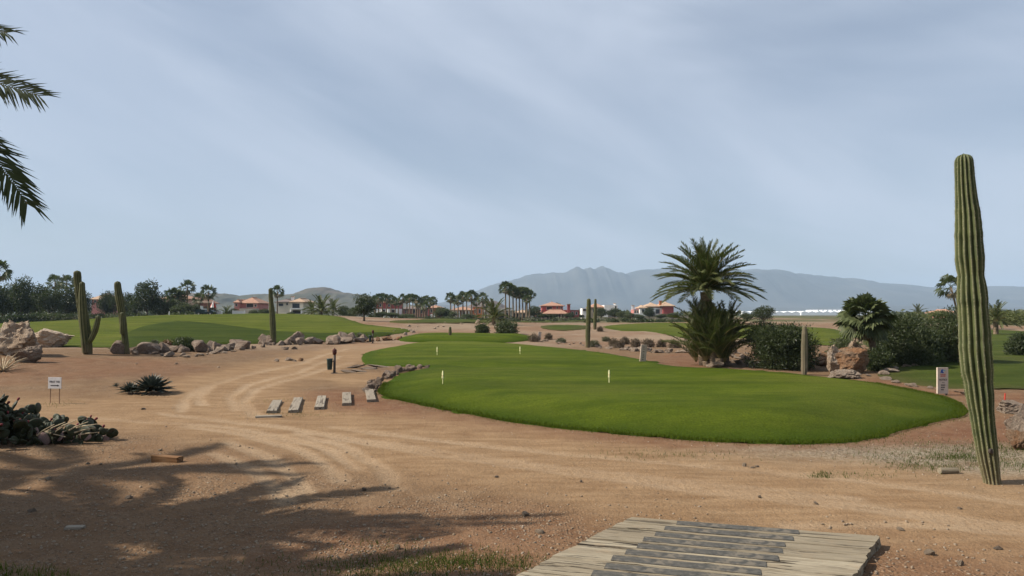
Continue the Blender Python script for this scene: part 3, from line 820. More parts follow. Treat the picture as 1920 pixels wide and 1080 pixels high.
rockline([(1180, 657), (1220, 660), (1260, 661), (1300, 660)], 32, 'rock_pale', .12, .36, .7, 'pale pink rock in the heap behind the small leaning sign', 'rocks behind the small sign')
rockline([(1350, 672), (1380, 682), (1410, 684), (1365, 662), (1395, 664)], 26, 'rock_pale', .10, .28, .5, 'tan rubble rock between the date palm and the oleander', 'rubble between palm and oleander')
rockline([(1535, 690), (1550, 672), (1560, 664)], 14, 'rock_orange', .14, .34, .3, 'orange rock between the oleander and the upright boulder', 'orange rocks by the oleander')
rockline([(1640, 706), (1670, 696), (1700, 690), (1750, 688)], 10, 'rock_pale', .10, .26, .25, 'pale rock along the rough grass below the right bushes', 'pale rocks below the right bushes', .6)
rockline([(1660, 712), (1720, 726), (1800, 738), (1850, 750)], 12, 'rock_pale', .08, .22, .25, 'pale rock on the bare strip behind the tall sign', 'rocks on the strip behind the sign', .6)
rockline([(770, 620), (740, 628), (790, 614), (840, 608), (900, 606), (960, 610)], 18, 'rock_pale', .15, .5, 2.5, 'pale rock scattered before the far sandy mound', 'rocks before the far sandy mound', .8)
for px, py, r, k in [(519, 678, .13, 'rock_pale'), (543, 676, .15, 'rock_pale'), (552, 678, .10, 'rock_pale'), (563, 677, .12, 'rock_orange'), (536, 656, .22, 'rock_row'), (552, 655, .2, 'rock_row')]:
    rock('rock', k, GP(px, py), r * 1.4, r, r * .8, 'pale rock lying on the sandy slope below the lone saguaro', 'rocks on the sandy slope')
for px, py, w in [(660, 690, .5), (672, 697, .35), (690, 692, .45), (708, 688, .55), (655, 698, .3)]:
    rock('rock', 'rock_pale', GP(px, py), w, .2, .07, 'flat pale slab stone lying between the bin post and the green', 'flat slabs by the bin post', rz=U(-.2, .2))
stones = [(165, 870, .035), (188, 872, .03), (1420, 876, .04), (1395, 875, .05), (1410, 878, .03), (1424, 933, .03), (745, 1030, .045), (985, 967, .05), (1012, 1000, .05), (930, 895, .03),
          (683, 920, .035), (270, 768, .05), (410, 690, .06), (330, 683, .06), (255, 683, .05), (820, 985, .03), (560, 955, .03), (1210, 790, .0), (650, 850, .025), (1090, 905, .03),
          (1530, 945, .03), (1800, 955, .03), (1690, 995, .04), (1740, 1040, .05), (1800, 1060, .04), (1870, 1030, .04), (300, 845, .035), (90, 900, .05), (60, 960, .05), (240, 935, .05)]
for px, py, r in stones:
    if r: rock('stone', random.choice(('stone', 'rock_pale')), GP(px, py), r * 1.3, r, r * .8, 'loose fist sized stone lying on the dirt', 'loose stones on the dirt', 'stone')
# gravel too small to pick apart
def gravel():
    base = [rock_mesh('g', 90 + i, 1, M['stone'], 5, .1) for i in range(4)]
    BV = [np.array([v.co[:] for v in m.vertices]) for m in base]; BF = [np.array([p.vertices[:] for p in m.polygons]) for m in base]
    N = 5200
    pxs = rng.uniform(-60, 1980, N * 3); pys = 760 + 320 * rng.beta(1.5, 1.2, N * 3)
    D = CAMH * F / (pys - HZ); X = (pxs - CX) / F * D
    d = np.full(len(X), 9.)
    for P, w0, w1 in TRACKS[:2]: d = np.minimum(d, pdist(P, X, D, False) / w1)
    ok = (sdf(P_GREEN, X, D) < -.1) & (rng.uniform(size=len(X)) < np.clip(d * .9 - .25, .04, 1))
    X, D = X[ok][:N], D[ok][:N]; Z = H(X, D)
    n_g = 900; xg, yg = G(1850, 900)
    V, Fc, k = [], [], 0
    for i in range(len(X)):
        b = i % 4; r = .006 + .02 * random.random() ** 3
        a = U(0, 6.28); c, s = math.cos(a), math.sin(a)
        v = BV[b] * (r * U(.8, 1.5), r, r * U(.5, .9))
        v = np.c_[v[:, 0] * c - v[:, 1] * s + X[i], v[:, 0] * s + v[:, 1] * c + D[i], v[:, 2] + Z[i] + r * .15]
        V.append(v); Fc.append(BF[b] + k); k += len(v)
    me = fastmesh('gravel', np.vstack(V), np.vstack(Fc), M['stone'])
    tag(link('gravel', me), 'small loose pebbles strewn over the dirt', 'gravel', kind='stuff')
    for m in base: bpy.data.meshes.remove(m)
gravel()

# ------------------------------------------------------------------ saguaros
def stem_mesh(name, pts, rad, ribs, depth, mat, n_per=6, rings=70, twist=.0, wav=.03, seed=0):
    """ribbed stem along a list of centre points with radii; dome top"""
    pts = np.asarray(pts, float); rad = np.asarray(rad, float)
    s = np.r_[0, np.cumsum(np.linalg.norm(np.diff(pts, axis=0), axis=1))]
    L = s[-1]
    t = np.linspace(0, L, rings)
    C = np.stack([np.interp(t, s, pts[:, k]) for k in range(3)], 1)
    R = np.interp(t, s, rad)
    for _ in range(2):
        C[1:-1] = (C[:-2] + 2 * C[1:-1] + C[2:]) / 4; R[1:-1] = (R[:-2] + 2 * R[1:-1] + R[2:]) / 4
    rt = rad[-1]
    dome = np.clip((t - (L - rt * 1.0)) / (rt * 1.0), 0, 1)
    R = R * np.sqrt(np.clip(1 - dome ** 2, .0, 1)) + .004
    R = R * (1 + wav * vnoise(t * 4.5 + seed, t * 0 + seed) + wav * .5 * vnoise(t * 13 + seed, t * 0 + seed + 3))
    nc = ribs * n_per
    th = np.linspace(0, 2 * math.pi, nc, endpoint=False)
    T = np.gradient(C, axis=0); T /= np.linalg.norm(T, axis=1)[:, None]
    up = np.array([0, 1.0, 0]); V = []; ribv = []
    for i in range(rings):
        u = up - T[i] * T[i].dot(up); u /= np.linalg.norm(u); up = u
        w = np.cross(T[i], u)
        a = th * ribs + twist * t[i]
        a = a + .25 * vnoise(th * 3 + seed, th * 0 + t[i] * 1.6)
        c = np.abs(np.cos(a / 2)) ** .9
        jit = .03 * vnoise(th * 9 + t[i] * 2, th * 0 + t[i] * 6 + seed)
        r = R[i] * (1 - depth + depth * c + jit)
        V.append(C[i] + np.outer(np.cos(th) * r, u) + np.outer(np.sin(th) * r, w)); ribv.append(c)
    V = np.vstack(V)
    i = np.arange(rings - 1)[:, None] * nc; j = np.arange(nc)[None, :]; jn = (j + 1) % nc
    q = np.stack([i + j, i + jn, i + nc + jn, i + nc + j], -1).reshape(-1, 4)
    cap = np.c_[np.arange(nc) + (rings - 1) * nc, (np.arange(nc) + 1) % nc + (rings - 1) * nc, np.full(nc, len(V))]
    me = fastmesh(name, np.vstack([V, C[-1:] + T[-1] * .01]), [q, cap], mat, True)
    attr(me, 'rib', np.r_[np.concatenate(ribv), .5])
    return me, V.reshape(rings, nc, 3), C
def spines(V, C, ribs, n_per, parent, count, ln):
    out = []
    rings = len(C)
    for k in range(ribs):
        col = V[:, k * n_per]
        for a in range(count):
            f = (a + U(0, .6)) / count * (rings - 2); i = int(f); g = f - i
            p = col[i] * (1 - g) + col[i + 1] * g; o = p - (C[i] * (1 - g) + C[i + 1] * g)
            o = o / (np.linalg.norm(o) + 1e-6)
            for _ in range(4):
                d = o + rng.normal(0, .55, 3); d /= np.linalg.norm(d)
                sd = np.cross(d, [0.3, .2, 1]); sd /= np.linalg.norm(sd)
                l = ln * U(.5, 1.2)
                out += [p - sd * .0011, p + sd * .0011, p + d * l]
    V2 = np.array(out)
    o = link('spines', fastmesh('spines', V2, np.arange(len(V2)).reshape(-1, 3), M['spine']), parent)
    o['kind'] = 'stuff'
def scar(root, px, py, D, R0):
    q = at(px, py, D)
    mb = MB(); mb.tube([(0, .02, 0), (0, -.004, 0), (0, -.012, 0), (0, -.006, 0), (0, .012, 0)], [.036, .036, .026, .018, .004], 12)
    mb.build('scar', M['ironwood'], root, (q.x - root.location.x, -R0 * .92, q.z - root.location.z), (0, .2, .3), smooth=True)
def saguaro_px(label, rows, mat, ribs, D=None, depth=.22, n_per=6, rings=90, spine=0, arms=(), group=None, seed=0, lean_y=0):
    """rows: (y, xleft, xright) in pixels from base to top"""
    y0, l0, r0 = rows[0]
    p = GP((l0 + r0) / 2, y0) if D is None else on((l0 + r0) / 2, D)
    D = p.y
    def loc(px, py): return np.array([at(px, py, D).x - p.x, 0, at(px, py, D).z - p.z])
    dz = loc((l0 + r0) / 2, y0)[2]
    def path(rw):
        P = np.array([loc((l + r) / 2, y) - [0, 0, dz] for y, l, r in rw]); Rr = np.array([(r - l) / 2 * D / F * math.cos(math.atan((r - CX) / F)) for y, l, r in rw])
        return P, Rr
    root = empty('saguaro_cactus', (p.x, p.y, p.z - .02))
    tag(root, label, 'cactus', group)
    P, Rr = path(rows)
    P[:, 1] += lean_y * P[:, 2]
    me, V, C = stem_mesh('stem', P, Rr, ribs, depth, mat, n_per, rings, .0, .05, seed)
    o = link('stem', me, root)
    if spine: spines(V, C, ribs, n_per, o, spine, .032)
    for k, a in enumerate(arms):
        P2, R2 = path(a)
        P2[:, 1] += -.13 - .05 * (k % 2)
        me2, _, _ = stem_mesh('arm', P2, R2, max(9, ribs - 4), depth, mat, n_per, 50, 0, .03, seed + 5 + k)
        link('arm', me2, root)
    return root
big = saguaro_px('tall thick saguaro cactus in the right foreground, leaning left', [(906, 1843, 1879), (890, 1841, 1876), (850, 1831, 1873), (800, 1822, 1869), (750, 1813, 1867), (700, 1805, 1865), (660, 1800, 1863),
    (625, 1799, 1862), (600, 1799, 1860), (580, 1800, 1857), (562, 1797, 1858), (540, 1796, 1857), (510, 1798, 1852), (470, 1795, 1850), (430, 1795, 1848), (400, 1796, 1845), (360, 1796, 1839), (330, 1796, 1836), (305, 1796, 1834), (283, 1796, 1832)],
    M['cactus'], 14, depth=.30, n_per=10, rings=170, spine=95, seed=4, lean_y=.02)
scar(big, 1848, 843, big.location.y, .125)
saguaro_px('saguaro at left with two upright stems and a short raised arm', [(664, 156, 174), (640, 153, 173), (610, 149, 169), (580, 145, 164), (550, 141, 158), (525, 138, 153), (506, 137, 152)], M['cactus_far'], 13, n_per=5, seed=1,
    arms=[[(660, 158, 172), (640, 156, 173), (610, 153, 170), (580, 151, 168), (555, 151, 165), (540, 152, 164), (527, 153, 163)],
          [(642, 168, 176), (632, 172, 183), (620, 177, 189), (608, 181, 192), (598, 184, 194), (590, 185, 194)]])
saguaro_px('slim leaning saguaro with a short side stem beside the two-stemmed one', [(664, 233, 244), (640, 229, 241), (610, 225, 238), (580, 220, 235), (555, 216, 231), (540, 214, 228), (526, 214, 226)], M['cactus_far'], 12, n_per=5, seed=2,
    arms=[[(625, 228, 238), (610, 228, 239), (598, 228, 238), (584, 228, 237)]])
saguaro_px('lone single stem saguaro at the edge of the left fairway', [(646, 507, 518), (620, 506, 518), (590, 505, 516), (565, 504, 513), (540, 503, 510)], M['cactus_far'], 12, n_per=5, seed=3)
saguaro_px('straight single saguaro standing behind the putting green', [(652, 1098, 1106), (620, 1098, 1107), (590, 1099, 1108), (570, 1100, 1108), (559, 1101, 1107)], M['cactus_far'], 12, n_per=5, seed=5)
saguaro_px('farther thin saguaro right behind the straight one', [(618, 1112.5, 1118), (600, 1112.5, 1119), (575, 1113.5, 1119), (560, 1114.5, 1118.5)], M['cactus_far'], 12, n_per=4, seed=6)
saguaro_px('short weathered grey saguaro in front of the dark oleander', [(703, 1503, 1512), (690, 1502, 1514), (650, 1502, 1515), (625, 1503, 1514), (609, 1505, 1512)], M['cactus_grey'], 13, n_per=5, seed=7)
saguaro_px('low brown stump of a saguaro on the far sandy mound', [(631, 841, 846), (622, 841, 847), (612, 842, 846)], M['cactus_far'], 10, n_per=4, seed=8, rings=30)

ORD = ['first', 'second', 'third', 'fourth', 'fifth', 'sixth', 'seventh', 'eighth', 'ninth', 'tenth', 'eleventh', 'twelfth', 'thirteenth']
def ordered(specs, head, tail):
    """one label for each, by its place from the left"""
    return [(sp, f'{ORD[k]} {head} from the left {tail}') for k, sp in enumerate(sorted(specs))]
# ------------------------------------------------------------------ palms
def frond_mesh(name, L, a0, bend, n, leaf, mat, w=.022, seed=0, vee=.5, side=0., roll=0.):
    """a feather frond: rachis leaving the origin along +X at elevation a0, arching down by bend"""
    r = random.Random(seed)
    K = 24
    P = [Vector((0, 0, 0))]; Tn = []
    for i in range(K):
        t = i / K
        a = a0 - bend * t ** 1.25
        dv = Vector((math.cos(a), math.sin(side * t) * math.cos(a), math.sin(a))).normalized()
        Tn.append(dv); P.append(P[-1] + dv * L / K)
    Tn.append(Tn[-1])
    mb = MB()
    mb.tube(P[::3], [max(.004, .018 * L / 2.2 * (1 - i / 8.5)) for i in range(len(P[::3]))], 4, False)
    V, Fq = [], []
    for i in range(n):
        t = .13 + .87 * (i + .5 * r.random()) / n
        f = t * K; k = min(int(f), K - 1); g = f - k
        p = P[k].lerp(P[k + 1], g); tn = Tn[k]
        sx = Vector((-tn.y, tn.x, 0)); sx = sx.normalized() if sx.length > .05 else Vector((0, 1, 0))
        up = tn.cross(sx) * -1
        if up.z < 0 and a0 > 0: up = -up
        sx, up = sx * math.cos(roll) + up * math.sin(roll), up * math.cos(roll) - sx * math.sin(roll)
        for sg in (-1, 1):
            ln = leaf * (.35 + .65 * math.sin(math.pi * min(1, (t * .86 + .1)) ** .9)) * r.uniform(.85, 1.1)
            fa = .5 + .5 * t + r.uniform(-.2, .2)                       # sweep towards the tip
            ve = vee * r.uniform(.5, 1.3)
            d = tn * math.sin(fa) + (sx * sg * math.cos(ve) + up * math.sin(ve)) * math.cos(fa)
            d.normalize()
            wd = tn.cross(d).cross(d).normalized() * w * .5
            m = p + d * ln * .45 - Vector((0, 0, ln * .02))
            e = p + d * ln - Vector((0, 0, ln * r.uniform(.08, .35)))
            b = len(V)
            V += [p - wd * .4, p + wd * .4, m + wd, m - wd, e]
            Fq.append((b, b + 1, b + 2, b + 3)); Fq.append((b + 3, b + 2, b + 4))
    mb2 = MB(); mb2.add(V, Fq)
    k0 = len(mb.f)
    mb.add(mb2.v, mb2.f)
    me = bpy.data.meshes.new(name)
    me.from_pydata(mb.v, [], mb.f); me.update()
    me.materials.append(mat); me.materials.append(M['rachis'])
    for i in range(k0): me.polygons[i].material_index = 1
    return me
def trunk_pinnate(name, h, r0, r1, mat, lean=(0, 0), boots=True):
    n, rings = 16, max(12, int(h / .07))
    V = []
    for i in range(rings + 1):
        t = i / rings
        for j in range(n):
            a = 2 * math.pi * j / n
            b = 1.0
            if boots:
                ph = (i * .5 + (j % 2) * .5) % 1.0
                b = 1 + .16 * (1 - ph) + .05 * mnoise.noise(Vector((j * .7, i * .6, 1)))
            r = (r0 + (r1 - r0) * t) * b
            V.append((lean[0] * t ** 1.4 + math.cos(a) * r, lean[1] * t ** 1.4 + math.sin(a) * r, h * t))
    i = np.arange(rings)[:, None] * n; j = np.arange(n)[None, :]; jn = (j + 1) % n
    q = np.stack([i + j, i + jn, i + n + jn, i + n + j], -1).reshape(-1, 4)
    top = np.array([[rings * n + j for j in range(n)]])
    return fastmesh(name, np.array(V), [q, top], mat, False)
def crown_fronds(parent, c, variants, spec, mat=None):
    """spec: list of (variant index, azimuth, scale)"""
    for vi, az, sc in spec:
        link('frond', variants[vi], parent, c, (U(-.12, .12), 0, az), sc)

# date palm hanging in from the left edge, whose crown shades the foreground
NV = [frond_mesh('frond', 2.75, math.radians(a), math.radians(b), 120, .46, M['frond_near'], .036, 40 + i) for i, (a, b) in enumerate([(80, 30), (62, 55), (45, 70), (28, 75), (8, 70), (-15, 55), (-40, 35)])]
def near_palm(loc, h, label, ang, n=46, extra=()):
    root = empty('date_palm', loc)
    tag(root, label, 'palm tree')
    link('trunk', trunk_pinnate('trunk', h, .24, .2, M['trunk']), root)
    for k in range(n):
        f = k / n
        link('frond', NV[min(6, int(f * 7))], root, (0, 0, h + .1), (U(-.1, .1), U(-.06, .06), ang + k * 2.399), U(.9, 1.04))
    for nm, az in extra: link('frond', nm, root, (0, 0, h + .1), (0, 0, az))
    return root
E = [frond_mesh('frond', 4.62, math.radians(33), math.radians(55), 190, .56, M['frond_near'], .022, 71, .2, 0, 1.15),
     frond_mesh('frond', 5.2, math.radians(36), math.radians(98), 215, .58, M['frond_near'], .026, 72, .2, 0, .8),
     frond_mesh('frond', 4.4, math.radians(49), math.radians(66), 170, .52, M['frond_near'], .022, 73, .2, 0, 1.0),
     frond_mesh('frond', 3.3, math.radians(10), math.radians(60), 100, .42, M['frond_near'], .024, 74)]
near_palm((-9.2, 7.35, h1(-9.2, 7.35)), 3.55, 'dark date palm fronds reaching in over the left edge of the photo', .4, 44, [(E[0], .03), (E[1], -.06), (E[2], .10)])
near_palm((-8.7, 5.5, h1(-8.7, 5.5)), 4.0, 'date palm just outside the left edge, shading the corner', 1.7, 36)

near_palm((-19.3, 9.3, h1(-19.3, 9.3)), 11.0, 'tall date palm far outside the left edge, casting the soft shadow by the prickly pear', .9, 20)

# date palm clump behind the green
DV = [frond_mesh('frond', 2.15, math.radians(a), math.radians(b), 52, .40, M['frond'], .030, 60 + i, .6, sd) for i, (a, b, sd) in
      enumerate([(86, 22, .2), (77, 36, -.3), (65, 46, .2), (52, 52, -.2), (38, 54, .3), (24, 50, 0), (8, 44, .2), (-45, 25, 0)])]
def date_clump():
    p = GP(1333, 684)
    D = p.y; s = D / F
    root = empty('date_palm', p)
    tag(root, 'tall date palm with a dense skirt of young palms, behind the putting green', 'palm tree')
    hc = (684 - 548) * s; xc = (1324 - 1333) * s
    link('trunk', trunk_pinnate('trunk', hc, .20, .17, M['trunk'], (xc, 0)), root)
    n = 108
    for k in range(n):
        f = k / n
        link('frond', DV[min(6, int(f * 7.0))], root, (xc, 0, hc + .05), (U(-.15, .15), U(-.08, .08), k * 2.399), U(.78, 1.0) * (.9 if f < .15 else 1))
    for k in range(7): link('frond', DV[7], root, (xc, 0, hc - .1), (0, 0, k * .9), U(.4, .6))
    for (ox, oy, oh, m, sc) in [(-16, -.5, 8, 26, .9), (-14, .2, 56, 26, .82), (34, .2, 46, 26, .68), (14, -.7, 6, 24, .8), (34, .5, 10, 22, .75), (-24, .3, 4, 18, .8), (26, -.2, 28, 22, .66), (-4, -.6, 30, 22, .78), (8, -.3, 50, 18, .6), (4, -.8, 14, 26, .72), (18, .4, 34, 24, .7), (-20, -.2, 30, 20, .7)]:
        x, z = ox * s, oh * s
        if z > .15: link('side_trunk', trunk_pinnate('side_trunk', z, .13, .12, M['trunk'], (x * .15, 0)), root, (x * .85, oy, 0))
        for k in range(m):
            f = k / m
            link('frond', DV[min(3, int(f * 4.0))], root, (x, oy, z), (U(-.15, .15), U(-.1, .1), k * 2.399 + ox), sc * U(.75, 1.05))
    return root
date_clump()

def fan_crown(name, n, L, petiole, mat, seed, skirt=0, segs=11, droopy=1.0, sweep=112):
    r = random.Random(seed)
    V, Fq, mi = [], [], []
    def leaf(az, el, L, pet, dry):
        d = Vector((math.cos(az) * math.cos(el), math.sin(az) * math.cos(el), math.sin(el)))
        sx = Vector((-math.sin(az), math.cos(az), 0)); up = d.cross(sx) * -1
        ro = r.uniform(-1.0, 1.0); sx, up = sx * math.cos(ro) + up * math.sin(ro), up * math.cos(ro) - sx * math.sin(ro)
        c = d * pet - Vector((0, 0, pet * .12 * droopy))
        b = len(V); V.extend([Vector((0, 0, 0)) - sx * .015, Vector((0, 0, 0)) + sx * .015, c + sx * .012, c - sx * .012]); Fq.append((b, b + 1, b + 2, b + 3)); mi.append(dry)
        for k in range(segs):
            a = (k / (segs - 1) - .5) * 3.7
            l = L * (.72 + .28 * math.cos(a * .55)) * r.uniform(.88, 1.05)
            e = d * math.cos(a) + sx * math.sin(a)
            cup = up * (.18 * abs(math.sin(a * .5)))
            m = c + (e + cup).normalized() * l * .6
            t = c + (e + cup).normalized() * l - Vector((0, 0, l * r.uniform(.10, .30) * droopy))
            wv = (d * -math.sin(a) + sx * math.cos(a)) * l * .125
            b = len(V); V.extend([c, m + wv, t, m - wv]); Fq.append((b, b + 1, b + 2, b + 3)); mi.append(dry)
    for k in range(n):
        f = k / n
        leaf(k * 2.399 + r.uniform(-.2, .2), math.radians(82 - sweep * f + r.uniform(-8, 8)), L * r.uniform(.85, 1.08), petiole * r.uniform(.8, 1.15), 0)
    for k in range(skirt):
        leaf(k * 2.399, math.radians(-48 - 34 * r.random()), L * r.uniform(.6, .85), petiole * .75, 1)
    me = bpy.data.meshes.new(name)
    me.from_pydata([tuple(v) for v in V], [], Fq); me.update()
    me.materials.append(mat); me.materials.append(M['fan_dry'])
    me.polygons.foreach_set('material_index', mi)
    return me
FC = [fan_crown('crown', 26, .68, .80, M['fan'], i, 5 + 3 * i, 9, 1.2, 118) for i in range(4)]
def fan_trunk(h, r0, r1, lean):
    mb = MB()
    mb.tube([(lean * (t ** 1.6), 0, h * t) for t in np.linspace(0, 1, 7)], [r0 * 1.5, r0, r0 * .9, (r0 + r1) / 2, r1, r1, r1 * 1.1], 8)
    return mb.mesh('trunk', M['trunk'], True)
def fan_palm(px, D, ytop, label, group=None, sc=1.0, lean=0., r=.17, crown=None, base=None):
    p = on(px, D)
    zt = at(px, ytop, D).z - .75 * sc
    h = max(.6, zt - p.z)
    root = empty('fan_palm', p)
    tag(root, label, 'palm tree', group)
    link('trunk', fan_trunk(h, r, r * .75, lean), root)
    link('crown', crown or random.choice(FC), root, (lean, 0, h), (0, 0, U(0, 6.28)), sc)
    return root
for (px, D, yt, sc), lab in ordered([(703, 190, 556, 1.0), (710, 178, 553, 1.1), (717, 185, 552, 1.1), (725, 180, 554, 1.0), (733, 188, 555, 1.1), (741, 182, 559, 1.0), (747, 195, 562, .9)], 'slender fan palm', 'before the red house with white base'):
    fan_palm(px, D, yt, lab, 'fan palms before the red and white house', sc)
for (px, D, yt, sc), lab in ordered([(755, 180, 553, 1.1), (763, 188, 556, 1.1), (768, 176, 553, 1.2), (774, 186, 553, 1.1), (780, 178, 555, 1.2), (788, 184, 561, 1.0), (793, 178, 558, 1.0), (800, 186, 556, 1.1), (806, 176, 560, 1.1), (812, 182, 558, 1.1), (784, 192, 565, 1.), (797, 172, 568, .9)], 'fan palm', 'in the dense middle group left of the bare hill'):
    fan_palm(px, D, yt, lab, 'dense middle group of fan palms')
for (px, D, yt, sc), lab in ordered([(845, 165, 551, 1.1), (852, 172, 556, 1.0), (859, 168, 556, 1.1), (868, 166, 549, 1.1), (875, 174, 550, 1.1), (884, 164, 547, 1.3), (893, 170, 561, .9), (905, 160, 551, 1.1), (911, 175, 566, .9), (918, 172, 569, .8)], 'fan palm', 'in the row before the orange house'):
    fan_palm(px, D, yt, lab, 'fan palms before the orange house', sc)
for (px, D, yt, sc), lab in ordered([(948, 150, 531, 1.2), (955, 156, 533, 1.2), (962, 150, 538, 1.1), (968, 158, 542, 1.1), (974, 150, 541, 1.1), (980, 156, 541, 1.2), (986, 150, 542, 1.1), (993, 158, 545, 1.1), (988, 148, 555, .8)], 'tall fan palm', 'in the cluster left of the big red villa'):
    fan_palm(px, D, yt, lab, 'tall fan palm cluster', sc)
fan_palm(351, 130, 529, 'tallest fan palm above the bushes left of the far hill', None, 1.25)
fan_palm(391, 135, 538, 'fan palm with a round crown right of the tallest left one', None, 1.35)
fan_palm(372, 140, 552, 'short fan palm between the two taller left palms', None, 1.0)
for px, yt, sc in [(322, 543, 1.2), (330, 545, 1.2), (338, 550, 1.1)]:
    fan_palm(px, 128, yt, 'fan palm in the leafy clump left of the tallest fan palm', 'fan palms in the leafy clump', sc)
fan_palm(520, 150, 538, 'fan palm directly behind the lone saguaro', None, 1.2)
fan_palm(103, 135, 519, 'fan palm rising over the dark trees, left one of a pair', None, 1.3)
fan_palm(124, 132, 520, 'fan palm rising over the dark trees, right one of a pair', None, 1.3)
fan_palm(-4, 100, 492, 'dark fan palm cut by the left edge, above the trees', None, 1.4)
fan_palm(1046, 215, 569, 'small thin palm right of the big red villa', None, .8)
fan_palm(1797, 75, 522, 'leaning thin fan palm just left of the tall saguaro', None, 1.15, -.75, .12)
def low_fan():
    p = on(1640, 25.0); s = 25.0 / F
    root = empty('fan_palm', p)
    tag(root, 'stocky fan palm with drooping dry leaves between the right bushes', 'palm tree')
    h = at(1620, 597, 25.0).z - p.z
    xo = -18 * s
    link('trunk', fan_trunk(h, .12, .11, xo), root)
    link('crown', fan_crown('crown', 54, .50, .50, M['fan'], 9, 36, 19, 1.2, 128), root, (xo, 0, h + .08), (0, 0, .6), 1.0)
    return root
low_fan()

# small feather palms further off
SV = [frond_mesh('frond', 2.3, math.radians(a), math.radians(b), 26, .42, M['frond'], .07, 80 + i, .5) for i, (a, b) in enumerate([(78, 40), (55, 60), (30, 60), (5, 50)])]
def small_date(px, D, hc, sc, label, n=30, group=None):
    p = on(px, D)
    root = empty('date_palm', p); tag(root, label, 'palm tree', group)
    link('trunk', trunk_pinnate('trunk', max(.3, hc), .2, .18, M['trunk'], (0, 0), False), root)
    for k in range(n): link('frond', SV[min(3, int(k / n * 4))], root, (0, 0, max(.3, hc)), (U(-.15, .15), 0, k * 2.399), sc * U(.85, 1.1))
    return root
small_date(926, 70, .5, .95, 'low feather palm above the two dark round bushes', 30)
small_date(603, 105, .5, 1.15, 'low feather palm right of the cream villa', 34)
small_date(625, 112, .8, 1.0, 'second low feather palm nearer the round dark tree', 26)
small_date(585, 110, .4, .9, 'smallest low feather palm before the hill', 22)
small_date(1721, 130, 1.4, .85, 'small feather palm on the plain behind the right bushes')
small_date(1866, 60, 1.1, .8, 'dark feather palm peeking out right of the tall saguaro', 34)
small_date(425, 150, 1.2, .9, 'feather palm left of the pink villa with balcony')

# ------------------------------------------------------------------ trees and bushes
def cloud_mesh(name, n, blobs, lw, ll, mat, seed, shell=.55, flower=0):
    """leaf-sized faces spread through lumpy clumps"""
    r = np.random.default_rng(seed)
    C = np.array([b[:3] for b in blobs]); R = np.array([b[3:6] for b in blobs])
    wgt = R.prod(1) ** .67; wgt /= wgt.sum()
    k = r.choice(len(blobs), n, p=wgt)
    d = r.normal(size=(n, 3)); d /= np.linalg.norm(d, axis=1)[:, None]
    rad = shell + (1 - shell) * r.uniform(size=n) ** .5
    rad *= 1 + .18 * r.normal(size=n)
    P = C[k] + d * R[k] * rad[:, None]
    a = d * .7 + r.normal(size=(n, 3)) * .7 + [0, 0, .25]
    a /= np.linalg.norm(a, axis=1)[:, None]
    b = np.cross(a, r.normal(size=(n, 3))); b /= np.linalg.norm(b, axis=1)[:, None] + 1e-9
    L = ll * r.uniform(.6, 1.3, n)[:, None]; W = lw * r.uniform(.7, 1.2, n)[:, None]
    V = np.stack([P, P + a * L * .5 + b * W * .5, P + a * L, P + a * L * .5 - b * W * .5], 1).reshape(-1, 3)
    Fq = np.arange(4 * n).reshape(-1, 4)
    me = fastmesh(name, V, Fq, mat)
    if flower:
        me.materials.append(M['petal'])
        idx = np.zeros(n, np.int32); idx[r.choice(n, flower, replace=False)] = 1
        me.polygons.foreach_set('material_index', idx)
    return me
def lumps(seed, n, w, h, zc, br=.38, base=.0):
    r = random.Random(seed); out = [(0, 0, zc, w * .30, w * .30, h * .34)]
    for k in range(n):
        a = k * 2.399 + r.uniform(-.4, .4); u = r.uniform(-.8, 1)
        q = math.sqrt(max(0, 1 - u * u)) * r.uniform(.65, 1)
        s = br * r.uniform(.6, 1.2)
        out.append((math.cos(a) * q * w * .36, math.sin(a) * q * w * .36, zc + u * h * .36, w * .5 * s, w * .5 * s, h * .42 * s))
    return out
def limb_mesh(seed, h, r, spread, n=5, fork=.35):
    rr = random.Random(seed); mb = MB()
    mb.tube([(0, 0, -.1), (rr.uniform(-.05, .05), 0, h * fork * .5), (rr.uniform(-.1, .1), rr.uniform(-.1, .1), h * fork)], [r * 1.35, r, r * .85], 7)
    for k in range(n):
        a = k * 6.28 / n + rr.uniform(-.4, .4); s = spread * rr.uniform(.5, 1)
        e = Vector((math.cos(a) * s, math.sin(a) * s, h * rr.uniform(.7, .95)))
        m = Vector((e.x * .4, e.y * .4, h * (fork + .28)))
        mb.tube([(0, 0, h * fork * .95), m, e], [r * .6, r * .42, r * .12], 5)
    return mb.mesh('trunk', M['bark'], True)
TREES = []
for i, (w, h, tr, mt, n) in enumerate([(5.5, 5.2, 1.1, 'treeleaf', 5200), (5.0, 6.0, .7, 'treeleaf', 5200), (4.5, 4.2, .9, 'treeleaf2', 4200), (6.5, 4.8, 1.0, 'treeleaf', 5600), (4.0, 3.2, .9, 'treeleaf2', 3600)]):
    TREES.append((limb_mesh(i, tr + h * .6, .17, w * .33), cloud_mesh('crown', n, lumps(100 + i, 22, w, h, tr + h * .48), .17, .28, M[mt], i), w, h + tr))
def tree(px, D, ytop, wpx, proto, label, group=None, name='tree'):
    tm, cm, w, h = TREES[proto]
    p = on(px, D)
    hh = at(px, ytop, D).z - p.z
    root = empty(name, p, U(0, 6.28)); tag(root, label, 'tree', group)
    root.scale = (wpx * D / F / w,) * 2 + (hh / h,)
    link('trunk', tm, root); link('crown', cm, root)
    return root
tree(683, 72, 547, 50, 1, 'round dark tree with a short trunk right of the left fairway')
tree(276, 120, 525, 62, 0, 'largest round dark tree above the fairway on the left')
